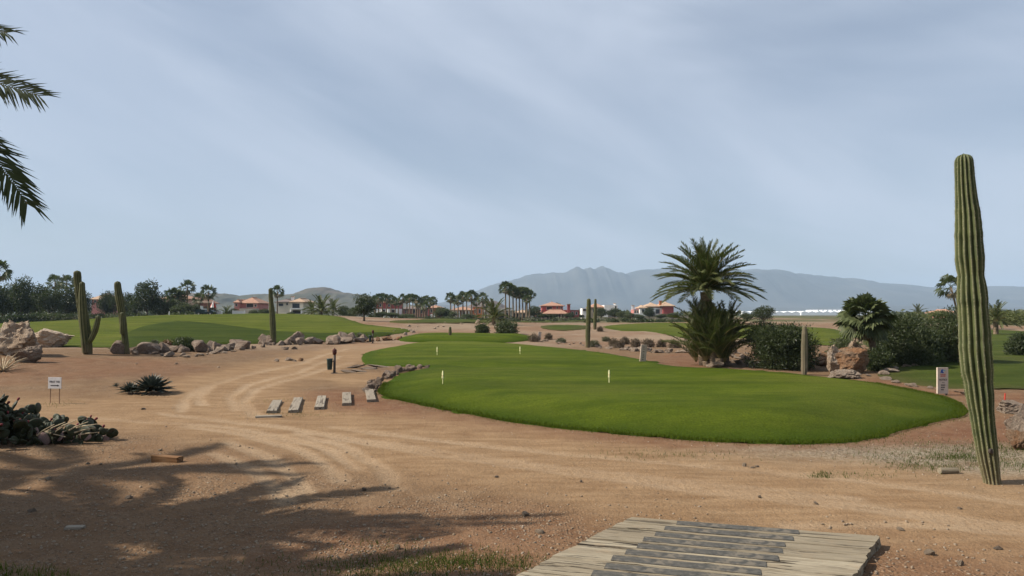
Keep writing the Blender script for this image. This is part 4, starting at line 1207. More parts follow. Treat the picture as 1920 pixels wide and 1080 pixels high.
for (px, D, yt, w, k), lab in ordered([(-15, 105, 522, 60, 1), (22, 118, 532, 50, 3), (75, 122, 532, 56, 0), (128, 126, 528, 62, 1), (96, 115, 540, 50, 3), (152, 128, 546, 50, 0), (55, 128, 545, 60, 3), (5, 112, 548, 44, 2)], 'dark tree', 'in the dense belt behind the left saguaros'):
    tree(px, D, yt, w, k, lab, 'dense belt of dark trees')
tree(40, 112, 511, 42, 1, 'tall umbrella topped tree with bare trunk above the left tree belt')
for (px, D, yt, w, k), lab in ordered([(198, 150, 541, 30, 1), (215, 150, 546, 34, 3), (240, 138, 548, 36, 0), (255, 130, 556, 36, 3), (300, 132, 560, 40, 0)], 'dark tree', 'between the slim saguaro and the largest round tree'):
    tree(px, D, yt, w, k, lab, 'trees by the slim saguaro')
for (px, D, yt, w, k), lab in ordered([(322, 122, 560, 36, 2), (345, 120, 566, 34, 2), (365, 125, 570, 30, 4), (335, 118, 572, 30, 4)], 'grey green tree', 'below the left fan palms'):
    tree(px, D, yt, w, k, lab, 'trees below the left fan palms')
for (px, D, yt, w, k), lab in ordered([(392, 140, 574, 40, 0), (440, 150, 578, 24, 0), (478, 150, 580, 26, 2), (495, 150, 579, 26, 4), (545, 150, 584, 20, 2), (645, 130, 573, 32, 0), (663, 125, 576, 26, 2), (715, 110, 584, 28, 2), (735, 120, 586, 34, 4), (762, 130, 588, 40, 2)], 'low garden tree', 'before the villas left of the palm groups'):
    tree(px, D, yt, w, k, lab, 'garden trees before the left villas')
for (px, D, yt, w, k), lab in ordered([(828, 150, 575, 36, 2), (845, 160, 584, 30, 4), (880, 155, 588, 36, 2), (935, 155, 585, 34, 4), (1002, 170, 573, 34, 0), (1018, 175, 588, 26, 4), (1036, 185, 587, 26, 2), (1068, 180, 586, 26, 0), (1088, 190, 590, 20, 2)], 'low garden tree', 'before the villas in the middle'):
    tree(px, D, yt, w, k, lab, 'garden trees before the middle villas')
for (px, D, yt, w, k), lab in ordered([(1128, 170, 577, 28, 0), (1152, 160, 577, 28, 0), (1166, 158, 584, 26, 2), (1181, 150, 587, 26, 4), (1198, 158, 589, 22, 2), (1217, 165, 576, 26, 0), (1240, 170, 588, 26, 2), (1262, 165, 586, 28, 2)], 'olive garden tree', 'before the white villas right of the saguaro pair'):
    tree(px, D, yt, w, k, lab, 'olive trees before the white villas')
tree(1432, 85, 573, 46, 3, 'brownish round tree right of the date palm, on the plain')
tree(1400, 110, 586, 26, 2, 'small tree between the date palm and the brownish tree')
def bush(name, label, px, py, wpx, hpx, mat, n, lw, ll, seed, D=None, flower=0, dep=1.0, cat='bush', group=None, nl=26):
    p = GP(px, py) if D is None else on(px, D)
    s = p.y / F; w, h = wpx * s, hpx * s * (.86 if name == 'oleander_bush' else 1)
    root = empty(name, p); tag(root, label, cat, group)
    bl = lumps(seed, nl, w, h * 1.05, h * .5, .42) + [(math.cos(q_) * w * .27, math.sin(q_) * w * .27, h * .16, w * .2, w * .2, h * .17) for q_ in range(7)]
    bl = [(x, y * dep, max(z, .12 * h), a, b, c) for x, y, z, a, b, c in bl]
    link('foliage', cloud_mesh('foliage', n, bl, lw, ll, M[mat], seed, .5, flower), root)
    mb = MB(); r = random.Random(seed)
    for k in range(9):
        a = k * .7; q = w * .3 * r.random()
        mb.tube([(math.cos(a) * .08 * w, math.sin(a) * .08 * w, -.05), (math.cos(a) * q * .6, math.sin(a) * q * .6, h * .4), (math.cos(a) * q, math.sin(a) * q, h * .75)], [.03, .022, .008], 5)
    link('branches', mb.mesh('branches', M['bark']), root)
    return root
bush('oleander_bush', 'big dark oleander with a few white flowers behind the short grey saguaro', 1464, 702, 136, 106, 'oleander', 21000, .028, .13, 201, D=25.3, flower=26)
bush('oleander_bush', 'broad dark oleander bush right of the orange boulder', 1700, 692, 130, 100, 'oleander', 21000, .030, .14, 202, D=26.5, flower=6)
bush('oleander_bush', 'dark oleander bush directly left of the tall saguaro', 1786, 692, 110, 112, 'oleander', 17000, .030, .14, 203, D=27.5, flower=6)
bush('shrub', 'dark low shrub cut by the right edge above the rough grass', 1916, 668, 58, 40, 'oleander', 3500, .04, .15, 204)
bush('shrub', 'olive shrub at the foot of the stocky fan palm trunk', 1645, 0, 50, 44, 'oleander', 4200, .03, .13, 215, D=24.4)
bush('shrub', 'olive shrub tuft left of the stocky fan palm', 1582, 655, 60, 40, 'treeleaf2', 3500, .03, .14, 205, D=29)
bush('round_bush', 'smaller dark round bush behind the tee lawn, left of two', 904, 631, 26, 16, 'oleander', 2400, .07, .14, 206, D=58)
bush('round_bush', 'larger dark round bush behind the tee lawn, right of two', 949, 632, 46, 23, 'oleander', 3600, .07, .14, 207, D=58)
bush('shrub', 'dark green shrub in front of the rock row, left of the track', 347, 676, 46, 24, 'oleander', 3600, .03, .13, 208, D=32)
bush('shrub', 'reddish dry bush in the rock row behind the slim saguaro', 316, 650, 20, 18, 'redbush', 1600, .03, .12, 209, D=38)
bush('shrub', 'grey green upright bush in the rock row above the dark shrub', 340, 650, 26, 20, 'treeleaf2', 1700, .03, .13, 210, D=38)
bush('shrub', 'pale green bush in the rock row right of the slim saguaro', 290, 655, 16, 16, 'palebush', 1200, .03, .12, 211, D=38)
bush('shrub', 'tiny grey green bush in the rocks near the far bin post', 674, 640, 12, 14, 'palebush', 700, .04, .12, 212, D=49)
for k, ((px, D, w, h, mt), lab) in enumerate(ordered([(1000, 50, 22, 14, 'drybush'), (1028, 52, 14, 10, 'drybush'), (1052, 49, 18, 9, 'palebush'), (1112, 43, 24, 12, 'palebush'), (1150, 44, 22, 13, 'drybush'), (1160, 41, 22, 14, 'drybush'),
        (1172, 47, 16, 12, 'drybush'), (1192, 42, 20, 14, 'drybush'), (1216, 41, 22, 16, 'drybush'), (1240, 41, 16, 12, 'drybush'), (1264, 40, 22, 16, 'drybush'), (1136, 50, 14, 8, 'palebush'), (1125, 62, 10, 8, 'drybush')], 'dry grey brown shrub', 'in the gully between green and sand')):
    bush('dry_shrub', lab, px, 0, w, h, mt, 1000, .03, .14, 230 + k, D=D, group='dry shrubs in the gully', nl=12)
for k in range(70):
    px = 640 + k * 9.4 + U(-5, 5); D = U(105, 165)
    if 985 < px < 1090: D = U(120, 160)
    bush('low_shrub', 'low scrubby shrub on the far bare ground before the houses', px, 0, U(12, 26), U(3.5, 7.5), random.choice(['palebush', 'treeleaf2', 'treeleaf', 'oleander', 'oleander']), 320, .12, .3, 300 + k, D=D, group='far scrub before the houses', nl=8)
for k, ((px, D, w, h), lab) in enumerate(ordered([(1880, 95, 60, 26), (1925, 92, 70, 28), (1830, 98, 60, 24), (1760, 105, 60, 22), (1715, 108, 50, 18)], 'yellow green rounded hedge tree', 'beyond the right fairway')):
    bush('pine_hedge', lab, px, 0, w, h, 'hedge', 3200, .10, .22, 270 + k, D=D, cat='hedge', group='yellow green hedge trees')
for k, ((px, D, w, h), lab) in enumerate(ordered([(-20, 100, 60, 22), (25, 104, 50, 16), (62, 108, 50, 18), (100, 110, 46, 20), (140, 112, 50, 18), (185, 125, 46, 16), (215, 124, 36, 18), (245, 122, 40, 20), (272, 118, 36, 14), (330, 114, 40, 16), (356, 114, 34, 14)], 'dark hedge bush', 'along the foot of the left trees')):
    bush('hedge_bush', lab, px, 0, w, h, 'treeleaf' if k % 3 else 'treeleaf2', 1800, .14, .26, 340 + k, D=D, group='hedge bushes under the left trees', nl=12)
# scrub on the plain, beyond picking apart
def plain_scrub():
    n = 2600
    px = rng.uniform(-200, 2200, n); D = np.exp(rng.uniform(math.log(230), math.log(2600), n)); D = np.where((px > 1380) & (px < 1660), D * .3 + 1150, D)
    X = (px - CX) / F * D; Z = H(X, D)
    m = 14
    S = rng.uniform(.8, 2.2, n) * (1 + D / 1500)
    P = np.repeat(np.c_[X, D, Z], m, 0); s = np.repeat(S, m)[:, None]
    P = P + rng.normal(size=(n * m, 3)) * s * [.75, .75, .3] + np.c_[np.zeros(n * m), np.zeros(n * m), s[:, 0] * .45]
    a = rng.normal(size=(n * m, 3)); a /= np.linalg.norm(a, axis=1)[:, None]
    b = np.cross(a, rng.normal(size=(n * m, 3))); b /= np.linalg.norm(b, axis=1)[:, None]
    V = np.stack([P - a * s * .4, P + b * s * .35, P + a * s * .4, P - b * s * .35], 1).reshape(-1, 3)
    V[:, 2] = np.maximum(V[:, 2], -2.6)
    tag(link('plain_scrub', fastmesh('plain_scrub', V, np.arange(len(V)).reshape(-1, 4), M['treeleaf2'])), 'grey green scrub covering the far plain below the mountains', 'scrub', kind='stuff')
plain_scrub()

# ------------------------------------------------------------------ succulents by the track
def agave(label, px, py, R, n, seed):
    r = random.Random(seed)
    p = GP(px, py)
    root = empty('agave', p); tag(root, label, 'agave')
    shapes = []
    for b in (.15, .45, .8):
        V, Fq = [], []
        for i in range(6):
            t = i / 5
            w = .072 * math.sin(math.pi * min(1, .18 + t * .82)) ** .8 * (1.0 if i < 5 else .02)
            z = -b * .22 * t * t
            V += [(t, -w, z + w * .5), (t, 0, z - w * .25), (t, w, z + w * .5), (t, 0, z + w * .12)]
        for i in range(5):
            k = i * 4
            Fq += [(k, k + 3, k + 7, k + 4), (k + 3, k + 2, k + 6, k + 7), (k + 2, k + 1, k + 5, k + 6), (k + 1, k, k + 4, k + 5)]
        me = bpy.data.meshes.new('leaf'); me.from_pydata(V, [], Fq); me.update(); me.materials.append(M['agave']); shapes.append(me)
    for k in range(n):
        f = k / n
        el = math.radians(80 - 78 * f + r.uniform(-8, 8))
        link('leaf', r.choice(shapes), root, (0, 0, .06 * R / .5), (r.uniform(-.2, .2), -el, k * 2.399), R * r.uniform(.85, 1.1) * (.7 + .3 * f))
    return root
agave('large blue green agave rosette beside the dirt track', 284, 738, .60, 150, 1)
agave('small blue green agave touching the large rosette', 243, 738, .36, 80, 2)
agave('tiny agave seedling left of the two rosettes', 218, 726, .16, 26, 3)
def spiky(label, px, D, R, n, mat):
    root = empty('dry_yucca', on(px, D)); tag(root, label, 'yucca')
    for k in range(n):
        mb = MB(); e = U(.15, 1.1); a = k * 2.399
        mb.tube([(0, 0, 0), (math.cos(a) * math.cos(e) * R * .6, math.sin(a) * math.cos(e) * R * .6, math.sin(e) * R * .6), (math.cos(a) * math.cos(e) * R, math.sin(a) * math.cos(e) * R, math.sin(e) * R * .8)], [.018, .014, .003], 4)
        mb.build('leaf', mat, root)
spiky('dry spiky plant below the left edge boulders', 8, 22.5, .8, 30, M['dry'])

def prickly_pear():
    p0 = GP(150, 832); s = p0.y / F
    root = empty('prickly_pear', (-8.2, p0.y + .25, h1(-8.2, p0.y + .25)))
    tag(root, 'sprawling dark prickly pear cactus with oval pads at the left edge', 'cactus')
    shapes = []
    for sd in range(3):
        bm = bmesh.new(); bmesh.ops.create_uvsphere(bm, u_segments=14, v_segments=10, radius=1)
        for v in bm.verts:
            x, y, z = v.co
            v.co = Vector((x * (.58 + .13 * z) * (1 + .04 * sd * x), y * .11 + .04 * x * x * (sd - 1), (z + 1) * .5 * 1.0))
        me = bpy.data.meshes.new('pad'); bm.to_mesh(me); bm.free()
        me.polygons.foreach_set('use_smooth', np.ones(len(me.polygons), bool)); shapes.append(me)
    green, dryp = [], []
    for me in shapes:
        g = me; g.materials.append(M['pad']); green.append(g)
        dd = me.copy(); dd.materials.clear(); dd.materials.append(M['pad_dry']); dryp.append(dd)
    r = random.Random(3)
    fr = MB(); fr.tube([(0, 0, 0), (0, 0, .02), (0, 0, .045), (0, 0, .055)], [.006, .016, .018, .008], 7); fruit = fr.mesh('fruit', M['fruit'], True)
    def grow(base, dirv, lev, left, xr):
        ln = r.uniform(.12, .19) * (1.0 if lev else .9)
        q = dirv.to_track_quat('Z', 'Y'); e = q.to_matrix() @ Matrix.Rotation(r.uniform(0, 6.28), 3, 'Z')
        m = r.choice(dryp) if r.random() < .10 and lev < 2 else r.choice(green)
        link('pad', m, root, base, e.to_euler(), (ln * r.uniform(.9, 1.15), ln * 1.3, ln))
        tip = base + dirv * ln * .95
        if lev >= left:
            if r.random() < .14: link('fruit', fruit, root, tip, e.to_euler(), r.uniform(.8, 1.3))
            return
        for _ in range(r.choice((1, 2, 2))):
            nd = (dirv + Vector((r.gauss(.1, .55), r.gauss(0, .45), r.gauss(.2, .3)))).normalized()
            if nd.z < .12: nd.z = .15; nd.normalize()
            grow(tip, nd, lev + 1, left, xr)
    for k in range(92):
        u = (k + r.random()) / 92
        x = -2.2 + u * 3.45
        y = r.uniform(-.5, .6) * (1 - .4 * u)
        left = 1 if u > .88 else 2 if u > .66 else 3 if u > .45 else 5
        grow(Vector((x, y, -.03)), Vector((r.gauss(.15, .5), r.gauss(0, .4), 1)).normalized(), 0, left if r.random() < .7 else max(0, left - 1), 1)
    for k in range(9):
        mb = MB(); x = r.uniform(.2, 1.1); z = r.uniform(.12, .3); a = r.uniform(-.4, .7)
        mb.tube([(x, -.4, z), (x + .15 * math.cos(a), -.45, z + .15 * math.sin(a)), (x + .36 * math.cos(a), -.42, z + .36 * math.sin(a) - .02)], [.012, .011, .005], 6)
        mb.build('dry_stalk', M['dry'], root)
    return root
prickly_pear()

# ------------------------------------------------------------------ timber
def plank_mesh(name, L, W, T, mat, seed, ends=.03, skew=0.):
    """a sawn beam with worn, uneven edges"""
    r = random.Random(seed)
    nx = max(6, int(L / .16))
    prof = [(-.5, -.5), (.5, -.5), (.5, .44), (.475, .5), (.15, .5), (-.15, .5), (-.475, .5), (-.5, .44)]
    V, Fq = [], []
    n = len(prof)
    for i in range(nx + 1):
        x = (i / nx - .5) * L
        for j, (a, b) in enumerate(prof):
            q = Vector((x * 1.7 + seed * 7.1, a * 3 + seed, b * 2))
            ex = 0 if 0 < i < nx else ends * mnoise.noise(q * 4) * (1 if i else -1)
            V.append((x + ex + (0 if 0 < i < nx else skew * a * W), a * W * (1 + .05 * mnoise.noise(q)) + .012 * mnoise.noise(q * .7), b * T + (.007 * mnoise.noise(q * 2.3) if b > 0 else 0)))
    for i in range(nx):
        for j in range(n):
            Fq.append((i * n + j, i * n + (j + 1) % n, (i + 1) * n + (j + 1) % n, (i + 1) * n + j))
    Fq.append(tuple(reversed(range(n)))); Fq.append(tuple(nx * n + j for j in range(n)))
    me = bpy.data.meshes.new(name); me.from_pydata(V, [], Fq); me.update(); me.materials.append(mat)
    bm = bmesh.new(); bm.from_mesh(me); bmesh.ops.recalc_face_normals(bm, faces=bm.faces); bm.to_mesh(me); bm.free()
    return me
def bridge():
    top = lambda x, y: H0(x, y) + .10
    c = [np.array(G(*q, top)) for q in ((1182, 968), (1648, 1004))]
    back, right = c
    u = (right - back) / np.linalg.norm(right - back)
    perp = np.array([u[1], -u[0]]);  perp = perp if perp[1] < 0 else -perp
    sh = np.array(G(972, 1076, top)) - back
    slip = sh.dot(u) / sh.dot(perp)
    Lp = np.linalg.norm(right - back)
    z = h1(*(back + u * Lp / 2)) + .045
    root = empty('plank_bridge', (back[0], back[1], z)); tag(root, 'weathered timber sleeper bridge with grey grip strips, bottom right of centre', 'bridge')
    ang = math.atan2(u[1], u[0])
    W = .205
    for k in range(18):
        o = perp * W * (k + .5) + u * (slip * W * (k + .5))
        L = Lp * U(.995, 1.01)
        ctr = o + u * (Lp / 2 + U(-.012, .012))
        pl = link('plank', plank_mesh('plank', L, W * .945, .11, M['wood'], k + 1, .03, -slip), root, (ctr[0], ctr[1], U(-.006, .006)), (U(-.012, .012), U(-.003, .003), ang + U(-.004, .004)))
        mb = MB(); wd = .068
        x0, x1 = -Lp / 2 + Lp * (.205 + U(-.012, .012)), -Lp / 2 + Lp * (.715 + U(-.012, .012))
        mb.box(x0, x1, -wd, wd, .0545, .0615)
        mb.build('grip_strip', M['rubber'], pl)
bridge()
for k, (xb, yb, xt, yt) in enumerate([(508, 777, 521, 753), (549, 775, 560, 749), (598, 769, 604, 746), (650, 762, 650, 740), (697, 755, 692, 734)]):
    a, b = np.array(G(xb, yb)), np.array(G(xt, yt))
    v = b - a; L = np.linalg.norm(v); c = (a + b) / 2
    o = link('sleeper', plank_mesh('sleeper', L * .9, .21, .10, M['sleeper'], 40 + k, .02), None, (c[0], c[1], (h1(*a) + h1(*b)) / 2 + .006 + .004 * k), (U(-.02, .02), -math.atan2(h1(*b) - h1(*a), L), math.atan2(v[1], v[0])))
    tag(o, ['first', 'second', 'middle', 'fourth', 'fifth'][k] + ' old timber sleeper from the left in the row of five beside the track', 'sleeper', 'row of five timber sleepers')
p = GP(313, 866)
o = link('timber_block', plank_mesh('timber_block', .46, .13, .10, M['woodbrown'], 61), None, (p.x, p.y, p.z + .04), (0, .02, -.28)); tag(o, 'short brown timber block lying on the gravel at left', 'timber')
p = GP(392, 832); p = GP(391, 776)
o = link('timber_block', plank_mesh('timber_block', .5, .14, .05, M['sleeper'], 62), None, (GP(508, 781).x, GP(508, 781).y - .12, GP(508, 781).z + .01), (0, 0, .2)); tag(o, 'flat broken board lying below the first timber sleeper', 'timber')
p = GP(140, 992)
o = link('timber_block', plank_mesh('timber_block', .16, .09, .03, M['sleeper'], 63), None, (p.x, p.y, p.z + .012), (0, 0, .1)); tag(o, 'small flat board lying in the palm shade at left', 'timber')
p = GP(1779, 888)
mb = MB(); mb.tube([(-.135, 0, 0), (-.13, 0, 0), (.13, .01, 0), (.135, .01, 0)], [.038, .043, .042, .037], 14)
o = mb.build('log', M['wood'], None, (p.x, p.y, p.z + .035), (0, 0, .08)); tag(o, 'short pale log lying in the gravel left of the tall saguaro', 'log')

# ------------------------------------------------------------------ posts, bins, signs and markers
def bin_post(px, py, label, s=1.0, bs=-1):
    p = GP(px, py)
    root = empty('bin_post', p, 0, s); tag(root, label, 'bin')
    MB().tube([(0, 0, -.05), (0, 0, .05), (.005, 0, .7)], [.055, .045, .042], 10).build('post', M['ironwood'], root, smooth=True)
    MB().tube([(0, 0, 0), (0, 0, .02)], [.14, .10], 12).build('foot', M['ironwood'], root)
    h = MB().tube([(0, 0, .66), (0, 0, .69), (0, 0, .73), (0, 0, .84), (0, 0, .87), (0, 0, .90)], [.03, .06, .075, .08, .06, .015], 12).build('ball_washer', M['redhead'], root, smooth=True)
    MB().tube([(0, 0, .885), (0, 0, .93)], .012, 6).build('handle', M['ironwood'], h)
    b = MB().tube([(0, 0, 0), (0, 0, .02), (0, 0, .36), (0, 0, .40), (0, 0, .41), (0, 0, .40), (0, 0, .1)], [.075, .085, .105, .12, .118, .10, .08], 14, True).build('litter_bin', M['bin'], root, (bs * .17, -.02, .13), smooth=True)
    MB().box(bs * .09, 0, -.03, .0, .42, .45).build('bracket', M['ironwood'], root)
bin_post(627, 700, 'near dark post with ball washer and green litter bin beside the track', .86)
bin_post(699, 644, 'far dark post with green litter bin at the end of the rock row', .95)
def hole_marker(px, py, h, label):
    p = GP(px, py)
    root = empty('hole_marker', p + Vector((0, 0, .07))); tag(root, label, 'marker', 'hole markers on the putting green')
    MB().tube([(0, 0, -.04), (0, 0, h * .55)], .009, 6).build('pin', M['yellow'], root)
    MB().tube([(0, 0, h * .30), (0, 0, h * .38), (0, 0, h * .5), (0, 0, h * .56), (.0, 0, h * .75), (0, 0, h)], [.010, .024, .024, .017, .021, .007], 8).build('numbered_cap', M['yellow'], root, smooth=True)
    MB().tube([(0, 0, h * .545), (0, 0, h * .585)], .0185, 8).build('red_band', M['red'], root)
hole_marker(830, 723, .31, 'near left cream hole marker on the putting green')
hole_marker(1142, 721, .31, 'near right cream hole marker on the putting green')
hole_marker(819.5, 668, .32, 'far left cream hole marker on the putting green')
hole_marker(975, 666, .30, 'far right cream hole marker on the putting green')
def marker_board(px, py, w, h, rz, lean, label, big=False):
    p = GP(px, py) + Vector((0, 0, .04))
    root = link('sign_board', None, None, p, (0, lean, rz)); tag(root, label, 'sign')
    bd = MB().box(-w / 2, w / 2, -.02, .02, 0, h).build('board', M['sign'], root, bevel=.004)
    MB().box(w / 2 - .04, w / 2 + .012, .021, .055, -.1, h * .96).build('post', M['ironwood'], root)
    f = -.0225
    def bar(x0, x1, z0, z1, m, nm): MB().box(x0 * w, x1 * w, f - .002, f, z0 * h, z1 * h).build(nm, m, bd)
    if big:
        MB().tube([(-.05 * w, f, .86 * h), (-.05 * w, f - .002, .86 * h)], .15 * w, 16).build('logo', M['inkblue'], bd)
        bar(-.02, .20, .865, .90, M['inkcyan'], 'logo_wave'); bar(-.24, .06, .80, .835, M['inkblue'], 'logo_base')
        MB().tube([(.04 * w, f - .002, .86 * h), (.04 * w, f - .0035, .86 * h)], .06 * w, 10).build('logo_highlight', M['signgrey'], bd)
        x = -.24
        for wd in (.07, .05, .08, .06, .07, .06): bar(x, x + wd, .725, .755, M['inkred'], 'red_lettering'); x += wd + .02
        bar(-.24, -.02, .655, .695, M['inkred'], 'red_lettering'); bar(0, .22, .655, .695, M['inkred'], 'red_lettering')
        textmesh('lettering', 'NOTICE', w * .20, M['ink'], bd, (0, f - .001, .53 * h), (math.pi / 2, 0, 0))
        x = -.10
        for wd in (.05, .04, .06): bar(x, x + wd, .415, .435, M['ink'], 'small_lettering'); x += wd + .03
        for z, ws in ((.31, (.09, .07, .10, .06)), (.22, (.12, .05, .13)), (.13, (.06, .08, .07))):
            x = -.20
            for wd in ws: bar(x, x + wd, z, z + .04, M['ink'], 'small_lettering'); x += wd + .025
    else:
        for z, ws in ((.84, (.12, .10)), (.72, (.10, .14)), (.56, (.3,)), (.42, (.12, .1)), (.32, (.1, .14)), (.22, (.12, .1)), (.10, (.16, .06))):
            x = -.16
            for wd in ws: bar(x, x + wd, z, z + .035, M['ink'], 'small_lettering'); x += wd + .03
marker_board(1767, 741, .33, .66, .25, .02, 'tall cream notice board with a blue logo beside the tall saguaro', True)
marker_board(1205, 680, .24, .64, .2, .10, 'small leaning cream sign board on the back edge of the putting green')
marker_board(1010, 640, .22, .62, .2, .16, 'far leaning cream sign board at the right end of the tee lawn')
def direction_sign():
    p = GP(102, 757); s = p.y / F
    root = empty('direction_sign', p, -.15); tag(root, 'small white sign with an arrow on two thin rusty legs', 'sign')
    w, h, z0 = 27 * s, 21 * s, 28 * s
    bd = MB().box(-w / 2, w / 2, -.008, .008, z0, z0 + h).build('panel', M['signgrey'], root, bevel=.002)
    for sg in (-.36, .34): MB().tube([(sg * w, .014, -.1), (sg * w, .014, z0 + h * .8)], .008, 6).build('leg', M['rust'], root)
    textmesh('lettering', 'FIRST TEE', w * .185, M['ink'], bd, (0, -.0095, z0 + h * .60), (math.pi / 2, 0, 0))
    mb = MB(); y0, y1 = -.0115, -.0085; zc = z0 + h * .28
    mb.box(-w * .30, w * .22, y0, y1, zc - h * .035, zc + h * .035)
    mb.add([(w * .22, y, zc + q) for y in (y0, y1) for q in (-h * .09, h * .09)] + [(w * .36, y, zc) for y in (y0, y1)], [(0, 4, 1), (2, 3, 5), (0, 2, 5, 4), (1, 4, 5, 3), (0, 1, 3, 2)])
    mb.build('arrow', M['ink'], bd)
direction_sign()
p = GP(1883, 763)
o = MB().tube([(0, 0, -.05), (.012, 0, .14), (.028, 0, .31)], [.017, .017, .015], 6).build('marker_stake', M['red'], None, p); tag(o, 'thin red stake right of the tall saguaro', 'stake')
p = on(318, 86)
o = MB().tube([(0, 0, -.05), (0, 0, .5), (0, 0, .56)], [.07, .07, .03], 8).build('marker_post', M['signgrey'], None, p); tag(o, 'small white post on the crest of the left fairway', 'post')

# ------------------------------------------------------------------ villas and walls in the distance
def wallmat(n, c): return simple(n, c, tuple(x * .86 for x in c), .7, .85)
W = dict(pink=wallmat('pink_render', (.46, .19, .165)), red=wallmat('red_render', (.36, .085, .075)), peach=wallmat('peach_render', (.56, .37, .28)), cream=wallmat('cream_render', (.60, .54, .43)),
         white=wallmat('white_render', (.80, .78, .74)), orange=wallmat('orange_render', (.50, .17, .065)), beige=wallmat('beige_render', (.46, .41, .33)), grey=wallmat('grey_render', (.36, .35, .34)),
         tan=wallmat('tan_stone', (.44, .36, .25)), brick=wallmat('brick_render', (.33, .15, .11)),
         tile=simple('roof_tile', (.40, .235, .16), (.30, .16, .105), 3, .9, .5, 9, .05), tile_tan=simple('tan_roof_tile', (.44, .31, .21), (.34, .225, .15), 3, .9, .5, 9, .05), slate=simple('dark_roof_tile', (.19, .15, .13), (.13, .10, .09), 3, .9),
         glass=simple('window_glass', (.025, .030, .036), rough=.15, spec=.6), dark=simple('dark_opening', (.03, .022, .02)), frame=simple('window_frame', (.45, .41, .36)), plastic=simple('white_cover', (.80, .82, .82), rough=.5))
class Villa:
    def __init__(s, label, px, D, yaw=0., cat='house', name='villa'):
        s.px, s.D = px, D
        s.p = on(px, D)
        s.root = empty(name, s.p, yaw); tag(s.root, label, cat)
        s.k = D / F
    def X(s, px): return (px - s.px) * s.k
    def Z(s, py): return at(s.px, py, s.D).z - s.p.z
    def wall(s, x0, x1, yt, yb, d0, d1, m, name='wall'):
        zb = -.4 if yb is None else s.Z(yb)
        return MB().box(s.X(x0), s.X(x1), d0, d1, zb, s.Z(yt)).build(name, W[m], s.root)
    def hip(s, x0, x1, ye, yt, d0, d1, m='tile', over=.45, name='roof'):
        a, b, z0, z1 = s.X(x0) - over, s.X(x1) + over, s.Z(ye), s.Z(yt)
        c, d = d0 - over, d1 + over
        r = min((b - a), (d - c)) * .5
        if b - a > d - c: R = [(a + r, (c + d) / 2, z1), (b - r, (c + d) / 2, z1)]
        else: R = [((a + b) / 2, c + r, z1), ((a + b) / 2, d - r, z1)]
        V = [(a, c, z0 + .02), (b, c, z0 + .02), (b, d, z0 + .02), (a, d, z0 + .02), (a, c, z0 - .14), (b, c, z0 - .14), (b, d, z0 - .14), (a, d, z0 - .14)] + R
        if b - a > d - c: Fq = [(0, 1, 9, 8), (1, 2, 9), (2, 3, 8, 9), (3, 0, 8)]
        else: Fq = [(0, 1, 8), (1, 2, 9, 8), (2, 3, 9), (3, 0, 8, 9)]
        Fq += [(4, 5, 1, 0), (5, 6, 2, 1), (6, 7, 3, 2), (7, 4, 0, 3), (7, 6, 5, 4)]
        o = MB().add(V, Fq).build(name, W[m], s.root)
        # ridge caps give the edges their thickness
        rc = MB().tube([R[0], R[1]], .14, 6)
        rc.build('ridge', W[m], o)
        return o
    def window(s, x0, x1, yt, yb, d, open_=False):
        a, b, z0, z1 = s.X(x0), s.X(x1), s.Z(yb), s.Z(yt)
        t = .09
        mb = MB().box(a - t, a, d - .08, d - .003, z0 - t, z1 + t).box(b, b + t, d - .08, d - .003, z0 - t, z1 + t).box(a, b, d - .08, d - .003, z1, z1 + t).box(a, b, d - .10, d - .003, z0 - t, z0)
        f = mb.build('window', W['frame'], s.root)
        MB().box(a, b, d - .03, d - .006, z0, z1).build('pane', W['dark' if open_ else 'glass'], f)
    def columns(s, xs, yt, yb, d, m='white', r=.16):
        for x in xs:
            zb = -.4 if yb is None else s.Z(yb)
            MB().tube([(s.X(x), d, zb), (s.X(x), d, zb + .25), (s.X(x), d, s.Z(yt) - .2), (s.X(x), d, s.Z(yt))], [r * 1.3, r, r, r * 1.35], 8).build('column', W[m], s.root)
    def chimney(s, x, yt, yb, d, m, w=.55):
        o = MB().box(s.X(x) - w / 2, s.X(x) + w / 2, d, d + w, s.Z(yb), s.Z(yt)).build('chimney', W[m], s.root)
        MB().box(s.X(x) - w * .7, s.X(x) + w * .7, d - w * .2, d + w * 1.2, s.Z(yt) + .003, s.Z(yt) + .16).build('chimney_cap', W['tile_tan'], o)

v = Villa('pink villa with a tan hipped roof half hidden by trees at far left', 190, 195)
v.wall(172, 209, 561, None, 0, 7, 'pink'); v.hip(171, 206, 561, 550, 0, 7, 'tile_tan'); v.window(187, 189.5, 562.5, 566, 0); v.window(192, 194.5, 562.5, 566, 0); v.window(177, 180, 563, 567, 0)
v = Villa('peach house behind the leafy left fan palm clump', 318, 165)
v.wall(303, 352, 560, None, 0, 8, 'peach'); v.hip(303, 352, 560, 552, 0, 8, 'tile'); v.window(308, 311, 563, 569, 0); v.window(318, 322, 563, 569, 0); v.window(344, 347, 563, 570, 0)
v = Villa('brick red house with sloping roof between the left fan palms', 365, 170)
v.wall(352, 380, 568, None, 0, 8, 'brick'); v.hip(352, 381, 568, 557, 0, 8, 'tile'); v.window(359, 362, 571, 577, 0); v.window(369, 372, 571, 577, 0)
v = Villa('pink villa with a dark balcony opening below the far hill', 464, 185)
v.wall(449, 484, 568, None, 0, 8, 'pink'); v.hip(449, 484, 568, 557.5, 0, 8, 'tile'); v.window(463, 475, 569.5, 576, 0, True); v.wall(443, 452, 567, None, -1.2, 5, 'pink', 'wing')
v.hip(443, 452, 567, 562, -1.2, 5, 'tile', .3); v.window(445, 448, 570, 574, -1.2); v.wall(455, 486, 578.5, None, -2.2, -.05, 'beige', 'terrace'); v.window(478, 481, 571, 575, 0)
